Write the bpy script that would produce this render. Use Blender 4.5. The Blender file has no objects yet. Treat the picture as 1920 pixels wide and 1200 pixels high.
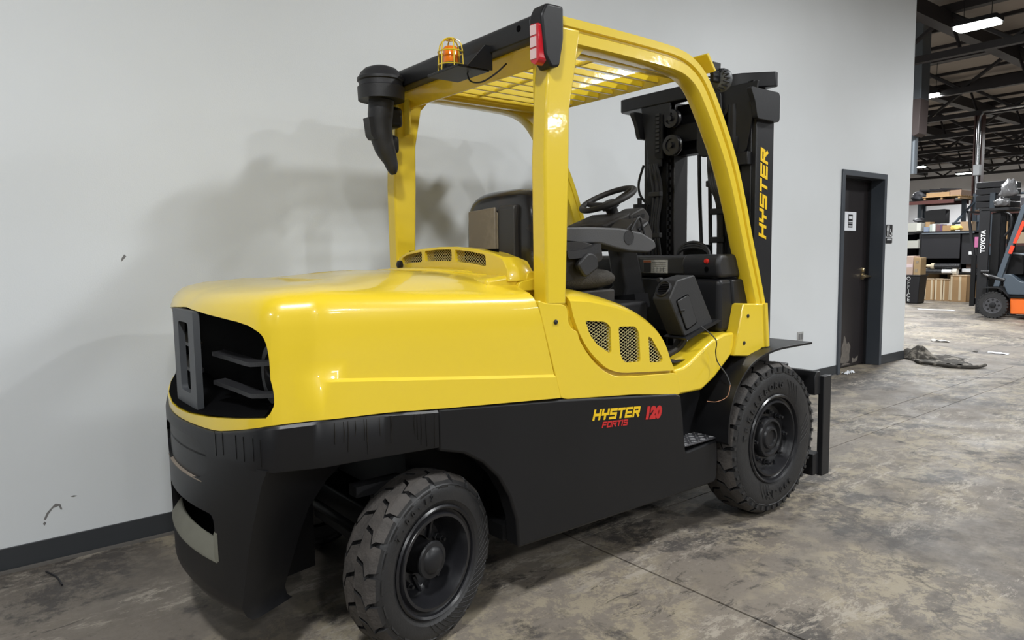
import bpy, bmesh, math, random
from math import sin, cos, pi, radians, atan2, hypot, sqrt
from mathutils import Vector, Matrix
random.seed(7)
S = bpy.context.scene
COL = S.collection

# ------------------------------------------------------------ camera
YAW, PITCH, ROLL = radians(51.5565), radians(5.4276), radians(0.8301)
fw = Vector((cos(YAW)*cos(PITCH), sin(YAW)*cos(PITCH), -sin(PITCH)))
rt = Vector((sin(YAW), -cos(YAW), 0)); dn = fw.cross(rt)
rt2 = cos(ROLL)*rt + sin(ROLL)*dn; dn2 = -sin(ROLL)*rt + cos(ROLL)*dn
cam = bpy.data.objects.new('camera', bpy.data.cameras.new('camera')); COL.objects.link(cam)
m = Matrix((( rt2.x, -dn2.x, -fw.x, 0), (rt2.y, -dn2.y, -fw.y, 0), (rt2.z, -dn2.z, -fw.z, 1.4), (0, 0, 0, 1)))
cam.matrix_world = m
cam.data.sensor_width = 36; cam.data.lens = 1322.87/1920*36; cam.data.clip_start = 0.05; cam.data.clip_end = 200
S.camera = cam
# ------------------------------------------------------------ world, exposure
S.view_settings.view_transform = 'Standard'; S.view_settings.look = 'None'
S.view_settings.gamma = 1; S.view_settings.exposure = 0.0; S.view_settings.use_curve_mapping = False
W = bpy.data.worlds.new('world'); S.world = W; W.use_nodes = True
W.node_tree.nodes['Background'].inputs[0].default_value = (0.80, 0.90, 1.0, 1)
W.node_tree.nodes['Background'].inputs[1].default_value = 0.12
CEIL = 6.0
LAMPS = [(13.4, 4.56), (18.62, 7.34), (34.5, 13.88), (39.6, 13.77),
         (-0.9, -0.1), (5.0, -0.2), (-6.9, -0.1), (-0.9, -5.4), (5.0, -5.4), (11.0, -5.4), (-6.9, -5.4), (13.2, -10.7), (7.0, -10.7), (0.5, -10.7),
         (19.0, 0.0), (12.5, 10.5), (27.0, 5.0), (24, 11), (31, 8.5), (10.9, 0.2)]  # mostly added, unseen lamps that brighten the far hall and the wall end
LAMP_POWER = 232.0
NEAR = {0: 1.8, 1: 2.0, 2: 3, 3: 3, 4: .88, 5: .86, 6: .6, 7: 1.0, 8: 1.15, 9: 1.1, 10: .6, 11: 1.0, 12: 1.0, 13: .9, 14: 1.6, 15: 2, 16: 2.4, 17: 2.4, 18: 2.4, 19: .9}

# ------------------------------------------------------------ materials
MATS = {}
def mat(name, rgb, rough=0.5, metal=0.0, coat=0.0, noise=None, bump=0.0, bscale=60, emit=None, trans=0.0, spec=0.5, mix=None):
    """noise=(scale, amount) darkens/lightens; mix=(rgb2, scale, lo, hi) second-colour patches"""
    if name in MATS: return MATS[name]
    M = bpy.data.materials.new(name); M.use_nodes = True; nt = M.node_tree; N = nt.nodes; L = nt.links
    b = N['Principled BSDF']
    b.inputs['Base Color'].default_value = (*rgb, 1); b.inputs['Roughness'].default_value = rough
    b.inputs['Metallic'].default_value = metal; b.inputs['Coat Weight'].default_value = coat
    b.inputs['Coat Roughness'].default_value = 0.06; b.inputs['Specular IOR Level'].default_value = spec
    if trans: b.inputs['Transmission Weight'].default_value = trans
    tc = N.new('ShaderNodeTexCoord')
    if mix:
        n = N.new('ShaderNodeTexNoise'); n.inputs['Scale'].default_value = mix[1]; n.inputs['Detail'].default_value = 8; n.inputs['Roughness'].default_value = .65
        r = N.new('ShaderNodeMapRange'); r.inputs[1].default_value = mix[2]; r.inputs[2].default_value = mix[3]
        x = N.new('ShaderNodeMix'); x.data_type = 'RGBA'; x.inputs[6].default_value = (*rgb, 1); x.inputs[7].default_value = (*mix[0], 1)
        L.new(tc.outputs['Object'], n.inputs['Vector']); L.new(n.outputs['Fac'], r.inputs[0]); L.new(r.outputs[0], x.inputs[0]); L.new(x.outputs[2], b.inputs['Base Color'])
    elif noise:
        n = N.new('ShaderNodeTexNoise'); n.inputs['Scale'].default_value = noise[0]; n.inputs['Detail'].default_value = 5
        r = N.new('ShaderNodeMapRange'); r.inputs[3].default_value = 1-noise[1]; r.inputs[4].default_value = 1+noise[1]
        x = N.new('ShaderNodeVectorMath'); x.operation = 'SCALE'; x.inputs[0].default_value = rgb
        L.new(tc.outputs['Object'], n.inputs['Vector']); L.new(n.outputs['Fac'], r.inputs[0]); L.new(r.outputs[0], x.inputs[3]); L.new(x.outputs[0], b.inputs['Base Color'])
    if bump:
        n2 = N.new('ShaderNodeTexNoise'); n2.inputs['Scale'].default_value = bscale; n2.inputs['Detail'].default_value = 3
        bp = N.new('ShaderNodeBump'); bp.inputs['Strength'].default_value = bump; bp.inputs['Distance'].default_value = 0.01
        L.new(tc.outputs['Object'], n2.inputs['Vector']); L.new(n2.outputs['Fac'], bp.inputs['Height']); L.new(bp.outputs[0], b.inputs['Normal'])
        if coat: L.new(bp.outputs[0], b.inputs['Coat Normal'])
    if emit:
        b.inputs['Emission Color'].default_value = (*emit[0], 1); b.inputs['Emission Strength'].default_value = emit[1]
    MATS[name] = M
    return M
YEL = mat('yellow_gloss_paint', (0.76, 0.55, 0.026), 0.30, coat=0.7, noise=(1.3, .03), bump=0.05, bscale=14)
BLK = mat('black_satin_paint', (0.0075, 0.0075, 0.0085), 0.38, coat=0.0, noise=(3, .25), bump=0.04, bscale=12, spec=.33)
BLK2 = mat('charcoal_painted_steel', (0.013, 0.013, 0.0145), 0.40, noise=(5, .2), bump=0.03, bscale=40, spec=.33)
DARK = mat('dark_machinery', (0.004, 0.004, 0.0045), 0.5, spec=.25, noise=(9, .4))
PLA = mat('grey_black_plastic', (0.017, 0.017, 0.019), 0.5, noise=(6, .25), bump=.15, bscale=300)
PLD = mat('dusty_black_plastic', (0.018, 0.016, 0.015), 0.6, mix=((0.045, 0.039, 0.033), 7, .5, .75), bump=.1, bscale=200)
RUB = mat('tyre_rubber', (0.014, 0.014, 0.015), 0.5, mix=((0.022, 0.021, 0.021), 6, .45, .7), bump=.12, bscale=120)
TREAD = mat('worn_tread_rubber', (0.055, 0.048, 0.043), 0.75, mix=((0.028, 0.025, 0.023), 12, .4, .65), bump=.3, bscale=90)
RIM = mat('black_gloss_rim', (0.012, 0.012, 0.014), 0.3, bump=.08, bscale=30)
VINYL = mat('black_vinyl', (0.014, 0.013, 0.013), 0.22, mix=((0.045, 0.028, 0.018), 6, .55, .75))
FAB = mat('dusty_brown_fabric', (0.045, 0.040, 0.034), 0.95, noise=(90, .5), bump=.6, bscale=250)
POUCH = mat('dusty_tan_vinyl', (0.15, 0.12, 0.082), 0.45, mix=((0.24, 0.20, 0.145), 9, .5, .8))
TAIL = mat('red_lens', (0.55, 0.01, 0.02), 0.12, coat=.5)
CLR = mat('clear_lens', (0.75, 0.55, 0.56), 0.15, coat=.5)
AMB = mat('amber_lens', (0.85, 0.20, 0.01), 0.12, coat=.6, noise=(40, .3))
CHR = mat('polished_steel', (0.6, 0.6, 0.62), 0.22, metal=1)
REDP = mat('red_decal', (0.50, 0.02, 0.02), 0.4)
YELD = mat('yellow_decal', (0.78, 0.50, 0.01), 0.4)
WHT = mat('white_print', (0.72, 0.73, 0.74), 0.6)
PAPER = mat('paper_white', (0.70, 0.72, 0.76), 0.8)
INK = mat('black_ink', (0.012, 0.012, 0.014), 0.5)
REDB = mat('red_button', (0.6, 0.03, 0.02), 0.35)
DIAM = mat('diamond_plate_black', (0.05, 0.05, 0.055), 0.35)
TRIM = mat('charcoal_vinyl_base', (0.034, 0.037, 0.041), 0.45, noise=(2.0, .15))
DFRAME = mat('charcoal_frame_paint', (0.050, 0.058, 0.070), 0.4, noise=(3, .1))
CARD = mat('cardboard', (0.34, 0.215, 0.105), 0.85, noise=(3, .1))
CARDL = mat('pale_cardboard', (0.52, 0.40, 0.27), 0.85, noise=(3, .1))
TAPE = mat('packing_tape', (0.56, 0.47, 0.33), 0.5)
GREYB = mat('grey_plastic_bin', (0.42, 0.42, 0.38), 0.6)
RUST = mat('rack_beam_rust_red', (0.075, 0.022, 0.018), 0.6)
RACK = mat('rack_upright_blue_grey', (0.045, 0.060, 0.078), 0.5)
BLACKS = mat('black_sheet', (0.008, 0.008, 0.011), 0.5)
STEELB = mat('brown_black_joist_steel', (0.014, 0.011, 0.012), 0.6)
DECK = mat('roof_deck_tan', (0.27, 0.235, 0.205), 0.8, noise=(1.2, .2))
GALV = mat('galvanised_duct', (0.16, 0.18, 0.20), 0.45, metal=.6)
CONC_W = mat('far_wall_block', (0.70, 0.70, 0.72), 0.8, noise=(2, .08))
WOOD = mat('pallet_wood', (0.42, 0.27, 0.13), 0.8, noise=(5, .2))
SLATE = mat('slate_grey_paint', (0.050, 0.066, 0.085), 0.35, coat=.3)
ORANGE = mat('orange_paint', (0.70, 0.13, 0.012), 0.3, coat=.4)
REDL = mat('red_orange_lens', (0.72, 0.045, 0.015), 0.25)
WRAP = mat('clear_stretch_wrap', (0.16, 0.16, 0.165), 0.3, noise=(14, .5))
PINK = mat('pink_packaging', (0.50, 0.14, 0.30), 0.6)
YCL = mat('yellow_cloth', (0.75, 0.50, 0.12), 0.8)
TEAL = mat('pale_teal_plastic', (0.25, 0.60, 0.48), 0.5)
CLOTH = mat('grimy_dark_cloth', (0.045, 0.040, 0.034), 0.95, mix=((0.22, 0.20, 0.17), 9, .52, .62), bump=.4, bscale=60)
LAMPM = mat('lamp_diffuser', (0.9, 0.95, 0.95), 0.4, emit=((0.93, 1.0, 0.94), 14))
COPPER = mat('copper_wire', (0.5, 0.25, 0.15), 0.4, metal=.6)
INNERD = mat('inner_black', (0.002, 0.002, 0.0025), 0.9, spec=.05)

def wall_material():
    M = bpy.data.materials.new('pale_grey_wall_paint'); M.use_nodes = True; nt = M.node_tree; N = nt.nodes; L = nt.links
    b = N['Principled BSDF']; b.inputs['Roughness'].default_value = .42; b.inputs['Specular IOR Level'].default_value = .4
    tc = N.new('ShaderNodeTexCoord')
    n = N.new('ShaderNodeTexNoise'); n.inputs['Scale'].default_value = .8; n.inputs['Detail'].default_value = 6
    r = N.new('ShaderNodeMapRange'); r.inputs[1].default_value = .3; r.inputs[2].default_value = .75
    x = N.new('ShaderNodeMix'); x.data_type = 'RGBA'; x.inputs[6].default_value = (.68, .705, .725, 1); x.inputs[7].default_value = (.63, .65, .66, 1)
    mp = N.new('ShaderNodeMapping'); mp.inputs['Scale'].default_value = (1, 1, 2.2)
    n2 = N.new('ShaderNodeTexNoise'); n2.inputs['Scale'].default_value = 2.1; n2.inputs['Detail'].default_value = 9; n2.inputs['Roughness'].default_value = .8
    r2 = N.new('ShaderNodeMapRange'); r2.inputs[1].default_value = .735; r2.inputs[2].default_value = .77; r2.inputs[4].default_value = .5
    y = N.new('ShaderNodeMix'); y.data_type = 'RGBA'; y.inputs[7].default_value = (.2, .2, .2, 1)
    L.new(tc.outputs['Object'], n.inputs['Vector']); L.new(tc.outputs['Object'], mp.inputs[0]); L.new(mp.outputs[0], n2.inputs['Vector'])
    L.new(n.outputs['Fac'], r.inputs[0]); L.new(r.outputs[0], x.inputs[0]); L.new(x.outputs[2], y.inputs[6])
    L.new(n2.outputs['Fac'], r2.inputs[0]); L.new(r2.outputs[0], y.inputs[0]); L.new(y.outputs[2], b.inputs['Base Color'])
    n3 = N.new('ShaderNodeTexNoise'); n3.inputs['Scale'].default_value = 160
    bp = N.new('ShaderNodeBump'); bp.inputs['Strength'].default_value = .12; bp.inputs['Distance'].default_value = .004
    L.new(tc.outputs['Object'], n3.inputs['Vector']); L.new(n3.outputs['Fac'], bp.inputs['Height']); L.new(bp.outputs[0], b.inputs['Normal'])
    return M
WALL = wall_material()

def floor_material():
    M = bpy.data.materials.new('worn_stained_concrete'); M.use_nodes = True; nt = M.node_tree; N = nt.nodes; L = nt.links
    b = N['Principled BSDF']; tc = N.new('ShaderNodeTexCoord')
    def noise(scale, detail=8, rough=.6, vec=None, dist=0):
        n = N.new('ShaderNodeTexNoise'); n.inputs['Scale'].default_value = scale; n.inputs['Detail'].default_value = detail
        n.inputs['Roughness'].default_value = rough; n.inputs['Distortion'].default_value = dist
        L.new(vec or tc.outputs['Object'], n.inputs['Vector']); return n.outputs['Fac']
    def rng(s, a, c, lo=0, hi=1):
        r = N.new('ShaderNodeMapRange'); r.inputs[1].default_value = a; r.inputs[2].default_value = c; r.inputs[3].default_value = lo; r.inputs[4].default_value = hi
        L.new(s, r.inputs[0]); return r.outputs[0]
    def mixc(f, A, B):
        x = N.new('ShaderNodeMix'); x.data_type = 'RGBA'; L.new(f, x.inputs[0])
        for k, v in ((6, A), (7, B)):
            if isinstance(v, tuple): x.inputs[k].default_value = (*v, 1)
            else: L.new(v, x.inputs[k])
        return x.outputs[2]
    mp = N.new('ShaderNodeMapping'); mp.inputs['Scale'].default_value = (1, 2.6, 1); mp.inputs['Rotation'].default_value = (0, 0, radians(14)); L.new(tc.outputs['Object'], mp.inputs[0])
    def mul(a_, b_, k=1.0):
        q = N.new('ShaderNodeMath'); q.operation = 'MULTIPLY'; L.new(a_, q.inputs[0]); L.new(b_, q.inputs[1])
        if k == 1: return q.outputs[0]
        w = N.new('ShaderNodeMath'); w.operation = 'MULTIPLY'; L.new(q.outputs[0], w.inputs[0]); w.inputs[1].default_value = k; return w.outputs[0]
    base = mixc(rng(noise(.55, 7, .6), .40, .60), (.094, .080, .067), (.168, .144, .119))
    base = mixc(rng(noise(6.5, 12, .8), .44, .60, 0, .6), base, (.190, .166, .138))
    tan = mul(rng(noise(.9, 5, .6), .46, .55), rng(noise(7, 14, .85, None, .3), .48, .53), .9)
    base = mixc(tan, base, (.27, .232, .168))
    grey = mul(rng(noise(1.3, 9, .7, None, .4), .52, .57), rng(noise(11, 10, .8), .40, .52), .9)
    base = mixc(grey, base, (.054, .048, .044))
    base = mixc(mul(rng(noise(5.0, 13, .85, mp.outputs[0], .3), .52, .57), rng(noise(.8, 3, .5, mp.outputs[0]), .46, .58), .8), base, (.335, .30, .25))
    base = mixc(mul(rng(noise(4.2, 13, .85, mp.outputs[0], .8), .56, .60), rng(noise(1.1, 3), .45, .55), .8), base, (.038, .033, .029))
    base = mixc(rng(noise(38, 8, .8), .60, .66, 0, .6), base, (.035, .03, .026))
    base = mixc(rng(noise(24, 9, .85, None, .3), .66, .72, 0, .6), base, (.42, .38, .32))
    vor = N.new('ShaderNodeTexVoronoi'); vor.feature = 'DISTANCE_TO_EDGE'; vor.inputs['Scale'].default_value = .5
    wn = N.new('ShaderNodeTexNoise'); wn.inputs['Scale'].default_value = 2.5; wn.inputs['Detail'].default_value = 8; L.new(tc.outputs['Object'], wn.inputs['Vector'])
    ad = N.new('ShaderNodeVectorMath'); ad.operation = 'MULTIPLY_ADD'; ad.inputs[1].default_value = (.6, .6, .6)
    L.new(wn.outputs['Color'], ad.inputs[0]); L.new(tc.outputs['Object'], ad.inputs[2]); L.new(ad.outputs[0], vor.inputs['Vector'])
    crack = rng(vor.outputs['Distance'], .0, .006, .6, 0)
    msk = rng(noise(.9, 2), .48, .56); mm = N.new('ShaderNodeMath'); mm.operation = 'MULTIPLY'; L.new(crack, mm.inputs[0]); L.new(msk, mm.inputs[1])
    base = mixc(mm.outputs[0], base, (.03, .026, .022))
    L.new(base, b.inputs['Base Color'])
    L.new(rng(noise(3.1, 8, .7), .3, .7, .42, .8), b.inputs['Roughness'])
    bp = N.new('ShaderNodeBump'); bp.inputs['Strength'].default_value = .35; bp.inputs['Distance'].default_value = .006
    L.new(noise(35, 10, .8), bp.inputs['Height']); L.new(bp.outputs[0], b.inputs['Normal'])
    b.inputs['Specular IOR Level'].default_value = .45
    return M
FLOOR = floor_material()
JOINT = mat('dark_joint_filler', (0.018, 0.016, 0.014), .9)

# ------------------------------------------------------------ helpers
WL = {}       # world location of every empty / object origin
def link(o, parent=None):
    COL.objects.link(o)
    if parent is not None: o.parent = parent
def finish(me, smooth=38):
    for p in me.polygons: p.use_smooth = True
    me.set_sharp_from_angle(angle=radians(smooth))
def obj(name, bm, material, parent=None, world=True, bevel=0, origin=None, smooth=38, seg=2, recalc=True):
    """one mesh object; vertices are given in world coordinates unless world=False"""
    if recalc: bmesh.ops.recalc_face_normals(bm, faces=bm.faces[:])
    me = bpy.data.meshes.new(name)
    if parent is None and world and origin is None and bm.verts:
        xs = [v.co for v in bm.verts]
        origin = Vector(((min(c.x for c in xs)+max(c.x for c in xs))/2, (min(c.y for c in xs)+max(c.y for c in xs))/2, min(c.z for c in xs)))
    if origin is None: origin = WL[parent.name] if (parent is not None and world) else Vector((0, 0, 0))
    if world:
        for v in bm.verts: v.co -= origin
    bm.to_mesh(me); bm.free()
    mats = material if isinstance(material, (list, tuple)) else [material]
    for k in mats: me.materials.append(k)
    finish(me, smooth)
    o = bpy.data.objects.new(name, me); link(o, parent)
    if parent is None: o.location = origin
    WL[o.name] = Vector(origin) if world else Vector((0, 0, 0))
    if bevel:
        b = o.modifiers.new('bevel', 'BEVEL'); b.width = bevel; b.segments = seg; b.limit_method = 'ANGLE'; b.angle_limit = radians(35); b.harden_normals = False
    return o
def empty(name, loc, parent=None, rot=0):
    o = bpy.data.objects.new(name, None); link(o, parent); o.empty_display_size = .1
    l = Vector(loc)
    o.location = l - (WL[parent.name] if parent is not None else Vector((0, 0, 0)))
    o.rotation_euler = (0, 0, rot); WL[o.name] = l
    return o
def tag(o, label=None, cat=None, group=None, kind=None):
    if label: o['label'] = label
    if cat: o['category'] = cat
    if group: o['group'] = group
    if kind: o['kind'] = kind
    return o
def B(): return bmesh.new()
def box(bm, x0, x1, y0, y1, z0, z1, M=None, mi=0):
    vs = [bm.verts.new((x, y, z)) for x in (x0, x1) for y in (y0, y1) for z in (z0, z1)]
    for f in ((0, 1, 3, 2), (4, 6, 7, 5), (0, 4, 5, 1), (2, 3, 7, 6), (0, 2, 6, 4), (1, 5, 7, 3)):
        bm.faces.new([vs[i] for i in f]).material_index = mi
    if M is not None:
        for v in vs: v.co = M @ v.co
    return vs
def boxm(*a, M=None):
    bm = B(); box(bm, *a, M=M); return bm
def prism(bm, poly, axis, a, b, mi=0):
    """poly in the two other axes (XZ for 'y', YZ for 'x', XY for 'z')"""
    def P(u, v, w):
        return {'y': (u, w, v), 'x': (w, u, v), 'z': (u, v, w)}[axis]
    A = [bm.verts.new(P(u, v, a)) for u, v in poly]; C = [bm.verts.new(P(u, v, b)) for u, v in poly]
    n = len(poly)
    fs = [bm.faces.new(A), bm.faces.new(C[::-1])]
    for i in range(n):
        j = (i+1) % n; fs.append(bm.faces.new((A[i], C[i], C[j], A[j])))
    for f in fs: f.material_index = mi
    return A, C
def prismm(poly, axis, a, b):
    bm = B(); prism(bm, poly, axis, a, b); return bm
def fillet(poly, r, seg=5):
    out = []; n = len(poly)
    rr = r if isinstance(r, (list, tuple)) else [r]*n
    for i in range(n):
        p = Vector(poly[i]); a = Vector(poly[i-1]); c = Vector(poly[(i+1) % n])
        if rr[i] <= 0: out.append(tuple(p)); continue
        u = (a-p); v = (c-p); d = min(rr[i], u.length*.48, v.length*.48); u.normalize(); v.normalize()
        p0 = p+u*d; p1 = p+v*d
        for k in range(seg+1):
            t = k/seg; q = p0*(1-t)**2 + p*2*t*(1-t) + p1*t*t; out.append(tuple(q))
    return out
def spline(pts, n=8):
    """Catmull-Rom through pts"""
    P = [Vector(p) for p in pts]; out = []
    for i in range(len(P)-1):
        p0 = P[max(i-1, 0)]; p1 = P[i]; p2 = P[i+1]; p3 = P[min(i+2, len(P)-1)]
        for k in range(n):
            t = k/n
            out.append(.5*((2*p1)+(p2-p0)*t+(2*p0-5*p1+4*p2-p3)*t*t+(3*p1-p0-3*p2+p3)*t**3))
    out.append(P[-1]); return out
def tube(bm, pts, r, n=8, cap=True, mi=0):
    P = [Vector(p) for p in pts]; rings = []; prev = None
    for i, p in enumerate(P):
        t = (P[min(i+1, len(P)-1)]-P[max(i-1, 0)]).normalized()
        if prev is None:
            a = Vector((0, 0, 1)) if abs(t.z) < .9 else Vector((1, 0, 0)); u = t.cross(a).normalized()
        else: u = (prev - t*prev.dot(t)).normalized()
        prev = u; v = t.cross(u); rad = r[i] if isinstance(r, (list, tuple)) else r
        rings.append([bm.verts.new(p+rad*(cos(2*pi*k/n)*u+sin(2*pi*k/n)*v)) for k in range(n)])
    for a, b in zip(rings, rings[1:]):
        for k in range(n): bm.faces.new((a[k], a[(k+1) % n], b[(k+1) % n], b[k])).material_index = mi
    if cap: bm.faces.new(rings[0][::-1]).material_index = mi; bm.faces.new(rings[-1]).material_index = mi
def lathe(bm, prof, M=None, n=48, mi=0, capends=True):
    """prof [(axial, radius)]; axis = local z unless M given"""
    rings = []
    for a, r in prof:
        if r < 1e-6: rings.append([bm.verts.new((0, 0, a))])
        else: rings.append([bm.verts.new((r*cos(2*pi*k/n), r*sin(2*pi*k/n), a)) for k in range(n)])
    for a, b in zip(rings, rings[1:]):
        for k in range(n):
            q = [a[k % len(a)], a[(k+1) % len(a)], b[(k+1) % len(b)], b[k % len(b)]]
            q2 = []
            for v in q:
                if v not in q2: q2.append(v)
            if len(q2) > 2: bm.faces.new(q2).material_index = mi
    for R in (rings[0], rings[-1]):
        if capends and len(R) > 2: bm.faces.new(R).material_index = mi
    if M is not None:
        for R in rings:
            for v in R: v.co = M @ v.co
AX_Y = Matrix(((1, 0, 0), (0, 0, -1), (0, 1, 0))).to_4x4()      # local z -> -y
def loft(bm, rings, closed=True, caps=True, mi=0):
    V = [[bm.verts.new(p) for p in r] for r in rings]; n = len(V[0])
    for a, b in zip(V, V[1:]):
        for k in range(n if closed else n-1):
            bm.faces.new((a[k], a[(k+1) % n], b[(k+1) % n], b[k])).material_index = mi
    if caps: bm.faces.new(V[0][::-1]).material_index = mi; bm.faces.new(V[-1]).material_index = mi
    return V
def sweep_xz(bm, path, w, y0, y1, mi=0, crown=0.0):
    """rectangular bar following path in XZ; w = depth in the plane (number or list), spans y0..y1. path is the OUTER edge, w towards the left-hand normal"""
    P = [Vector(p) for p in path]; rings = []
    for i, p in enumerate(P):
        t = (P[min(i+1, len(P)-1)]-P[max(i-1, 0)]).normalized(); nrm = Vector((t.y, -t.x)); ww = w[i] if isinstance(w, (list, tuple)) else w
        q = p+nrm*ww
        rings.append([(p.x, y0, p.y), (q.x, y0, q.y), (q.x, y1, q.y), (p.x, y1, p.y)])
    loft(bm, rings)
def boolean(o, cutter_bm, op='DIFFERENCE', loc=None):
    me = bpy.data.meshes.new('cut'); bmesh.ops.recalc_face_normals(cutter_bm, faces=cutter_bm.faces[:]); cutter_bm.to_mesh(me); cutter_bm.free()
    c = bpy.data.objects.new('cut', me); COL.objects.link(c)
    keep = (o.parent, o.location.copy()); o.parent = None; o.location = WL[o.name]
    md = o.modifiers.new('b', 'BOOLEAN'); md.operation = op; md.object = c; md.solver = 'EXACT'
    others = [x for x in o.modifiers if x != md]
    for x in others: x.show_viewport = False
    bpy.context.view_layer.update(); dg = bpy.context.evaluated_depsgraph_get()
    nm = bpy.data.meshes.new_from_object(o.evaluated_get(dg)); old = o.data; o.modifiers.remove(md)
    for x in others: x.show_viewport = True
    o.data = nm; bpy.data.meshes.remove(old); bpy.data.objects.remove(c); bpy.data.meshes.remove(me)
    o.parent, o.location = keep
    finish(o.data)
# --- lettering
GL = {
 'H': [((0, 0), (0, 1)), ((1, 0), (1, 1)), ((0, .5), (1, .5))], 'Y': [((0, 1), (0, .52), (1, .52), (1, 1)), ((.5, .52), (.5, 0))],
 'S': [((1, 1), (0, 1), (0, .5), (1, .5), (1, 0), (0, 0))], 'T': [((0, 1), (1, 1)), ((.5, 1), (.5, 0))],
 'E': [((1, 1), (0, 1), (0, 0), (1, 0)), ((0, .5), (.9, .5))], 'R': [((0, 0), (0, 1), (1, 1), (1, .5), (0, .5)), ((.5, .5), (1, 0))],
 'F': [((1, 1), (0, 1), (0, 0)), ((0, .5), (.85, .5))], 'O': [((0, 0), (1, 0), (1, 1), (0, 1), (0, -.0))], 'I': [((.5, 0), (.5, 1))],
 '1': [((.2, .78), (.6, 1), (.6, 0))], '2': [((0, .9), (.1, 1), (1, 1), (1, .55), (0, 0), (1, 0))], '0': [((0, 0), (1, 0), (1, 1), (0, 1), (0, 0))]}
def stroke_text(bm, txt, org, ux, uy, h, th=.2, wr=.62, gap=.36, shear=.28, depth=.0012, nrm=(0, -1, 0)):
    """block letters of height h on the plane (ux, uy); th = stroke / height"""
    org = Vector(org); ux = Vector(ux).normalized(); uy = Vector(uy).normalized(); nrm = Vector(nrm); x = 0; t = th*h; kk = 0
    for ch in txt:
        if ch == ' ': x += h*.4; continue
        w = h*wr*(0.35 if ch == 'I' else 1)
        for pl in GL[ch]:
            for (a, b) in zip(pl, pl[1:]):
                A = Vector((t/2+a[0]*(w-t if w > t else 0), t/2+a[1]*(h-t))); C = Vector((t/2+b[0]*(w-t if w > t else 0), t/2+b[1]*(h-t)))
                d = (C-A).normalized()*t/2; s = Vector((-d.y, d.x)); q = [A-d-s, A-d+s, C+d+s, C+d-s]
                kk = (kk+1) % 5; dd = depth*(1+.12*kk)
                pts = [org+ux*(x+p.x+shear*p.y)+uy*p.y for p in q]
                lo = [bm.verts.new(p) for p in pts]; hi = [bm.verts.new(p+nrm*dd) for p in pts]
                bm.faces.new(hi[::-1])
                for i in range(4): bm.faces.new((lo[i], hi[i], hi[(i+1) % 4], lo[(i+1) % 4]))
        x += w+h*gap*.5
    return x
_tc = {}
def glyph(txt, size, bold=.0, extrude=.001, sp=1.0):
    cu = bpy.data.curves.new('t', 'FONT'); cu.body = txt; cu.size = size; cu.offset = bold; cu.extrude = extrude; cu.align_x = 'CENTER'; cu.align_y = 'CENTER'; cu.resolution_u = 3; cu.space_character = sp
    o = bpy.data.objects.new('t', cu); COL.objects.link(o); bpy.context.view_layer.update()
    me = bpy.data.meshes.new_from_object(o.evaluated_get(bpy.context.evaluated_depsgraph_get()))
    bpy.data.objects.remove(o); bpy.data.curves.remove(cu); return me
def text(bm, txt, size, M, bold=0.0, extrude=.001, sp=1.0):
    me = glyph(txt, size, bold, extrude, sp); n = len(bm.verts); bm.from_mesh(me); bm.verts.ensure_lookup_table()
    for v in bm.verts[n:]: v.co = M @ v.co
    bpy.data.meshes.remove(me)
def frame(org, ux, uy):
    ux = Vector(ux).normalized(); uy = Vector(uy).normalized(); uz = ux.cross(uy)
    return Matrix(((ux.x, uy.x, uz.x, org[0]), (ux.y, uy.y, uz.y, org[1]), (ux.z, uy.z, uz.z, org[2]), (0, 0, 0, 1)))
def dup(root, loc, label=None, group=None, parent=None):
    r = root.copy(); COL.objects.link(r); r.location = loc; r.parent = parent
    if label: r['label'] = label
    if group: r['group'] = group
    for ch in list(root.children):
        c = ch.copy(); COL.objects.link(c); c.parent = r
        for g in ch.children:
            d = g.copy(); COL.objects.link(d); d.parent = c
    return r

# ============================================================ THE SETTING
WY = 3.83
# floor: dark bed with concrete slabs parted by joints
fl = tag(obj('floor', boxm(-14, 60, -16, 30, -.12, -.012), JOINT), 'dark joint bed under stained grey brown concrete slabs', kind='structure')
def slab(x0, x1, y0, y1): obj('slab', boxm(x0, x1, y0, y1, -.06, 0), FLOOR, fl)
g = .005
slab(-14, 2.31-g, -16, WY-.03); slab(-14, 2.31-g, WY-.02, 30)
slab(2.31+g, 9.6, -16, 2.42-g*.6); slab(2.31+g, 9.6, 2.42+g*.6, 2.735-g*.6); slab(2.31+g, 9.6, 2.735+g*.6, 30)
slab(9.6+g, 16.9, -16, 3.5); slab(9.6+g, 16.9, 3.5+g, 30); slab(16.9+g, 60, -16, 3.5); slab(16.9+g, 60, 3.5+g, 30)
# long office wall with a door opening (7.623..8.667)
DX0, DX1, DZ = 7.624, 8.667, 2.245
bm = B(); prism(bm, [(-12, 0), (DX0, 0), (DX0, DZ), (DX1, DZ), (DX1, 0), (9.32, 0), (9.32, CEIL), (-12, CEIL)], 'y', WY, WY+.20)
wl = tag(obj('wall_left', bm, WALL), 'long pale grey painted wall behind the yellow forklift', kind='structure')
bm = B(); box(bm, 9.16, 9.32, WY+.16, 30, 0, CEIL)
tag(obj('wall_return', bm, WALL), 'end of the pale grey office wall turning away', kind='structure')
tag(obj('baseboard_left', boxm(-12, DX0-.0, WY-.008, WY+.002, .006, .110), TRIM, bevel=.002), 'charcoal vinyl base along the pale wall', kind='structure')
bm = B(); box(bm, DX1, 9.328, WY-.008, WY+.002, 0.002, .110); box(bm, 9.318, 9.328, WY-.008, WY+3, .002, .110)
tag(obj('baseboard_end', bm, TRIM, bevel=.002), 'short charcoal vinyl base between the door and the wall end', kind='structure')
tag(obj('trim_1', boxm(-12, DX0-.05, WY-.03, WY-.012, -.004, .012), mat('grey_brown_dust', (.12, .11, .10), .9)), 'dusty strip at the foot of the pale wall', kind='structure')
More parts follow.
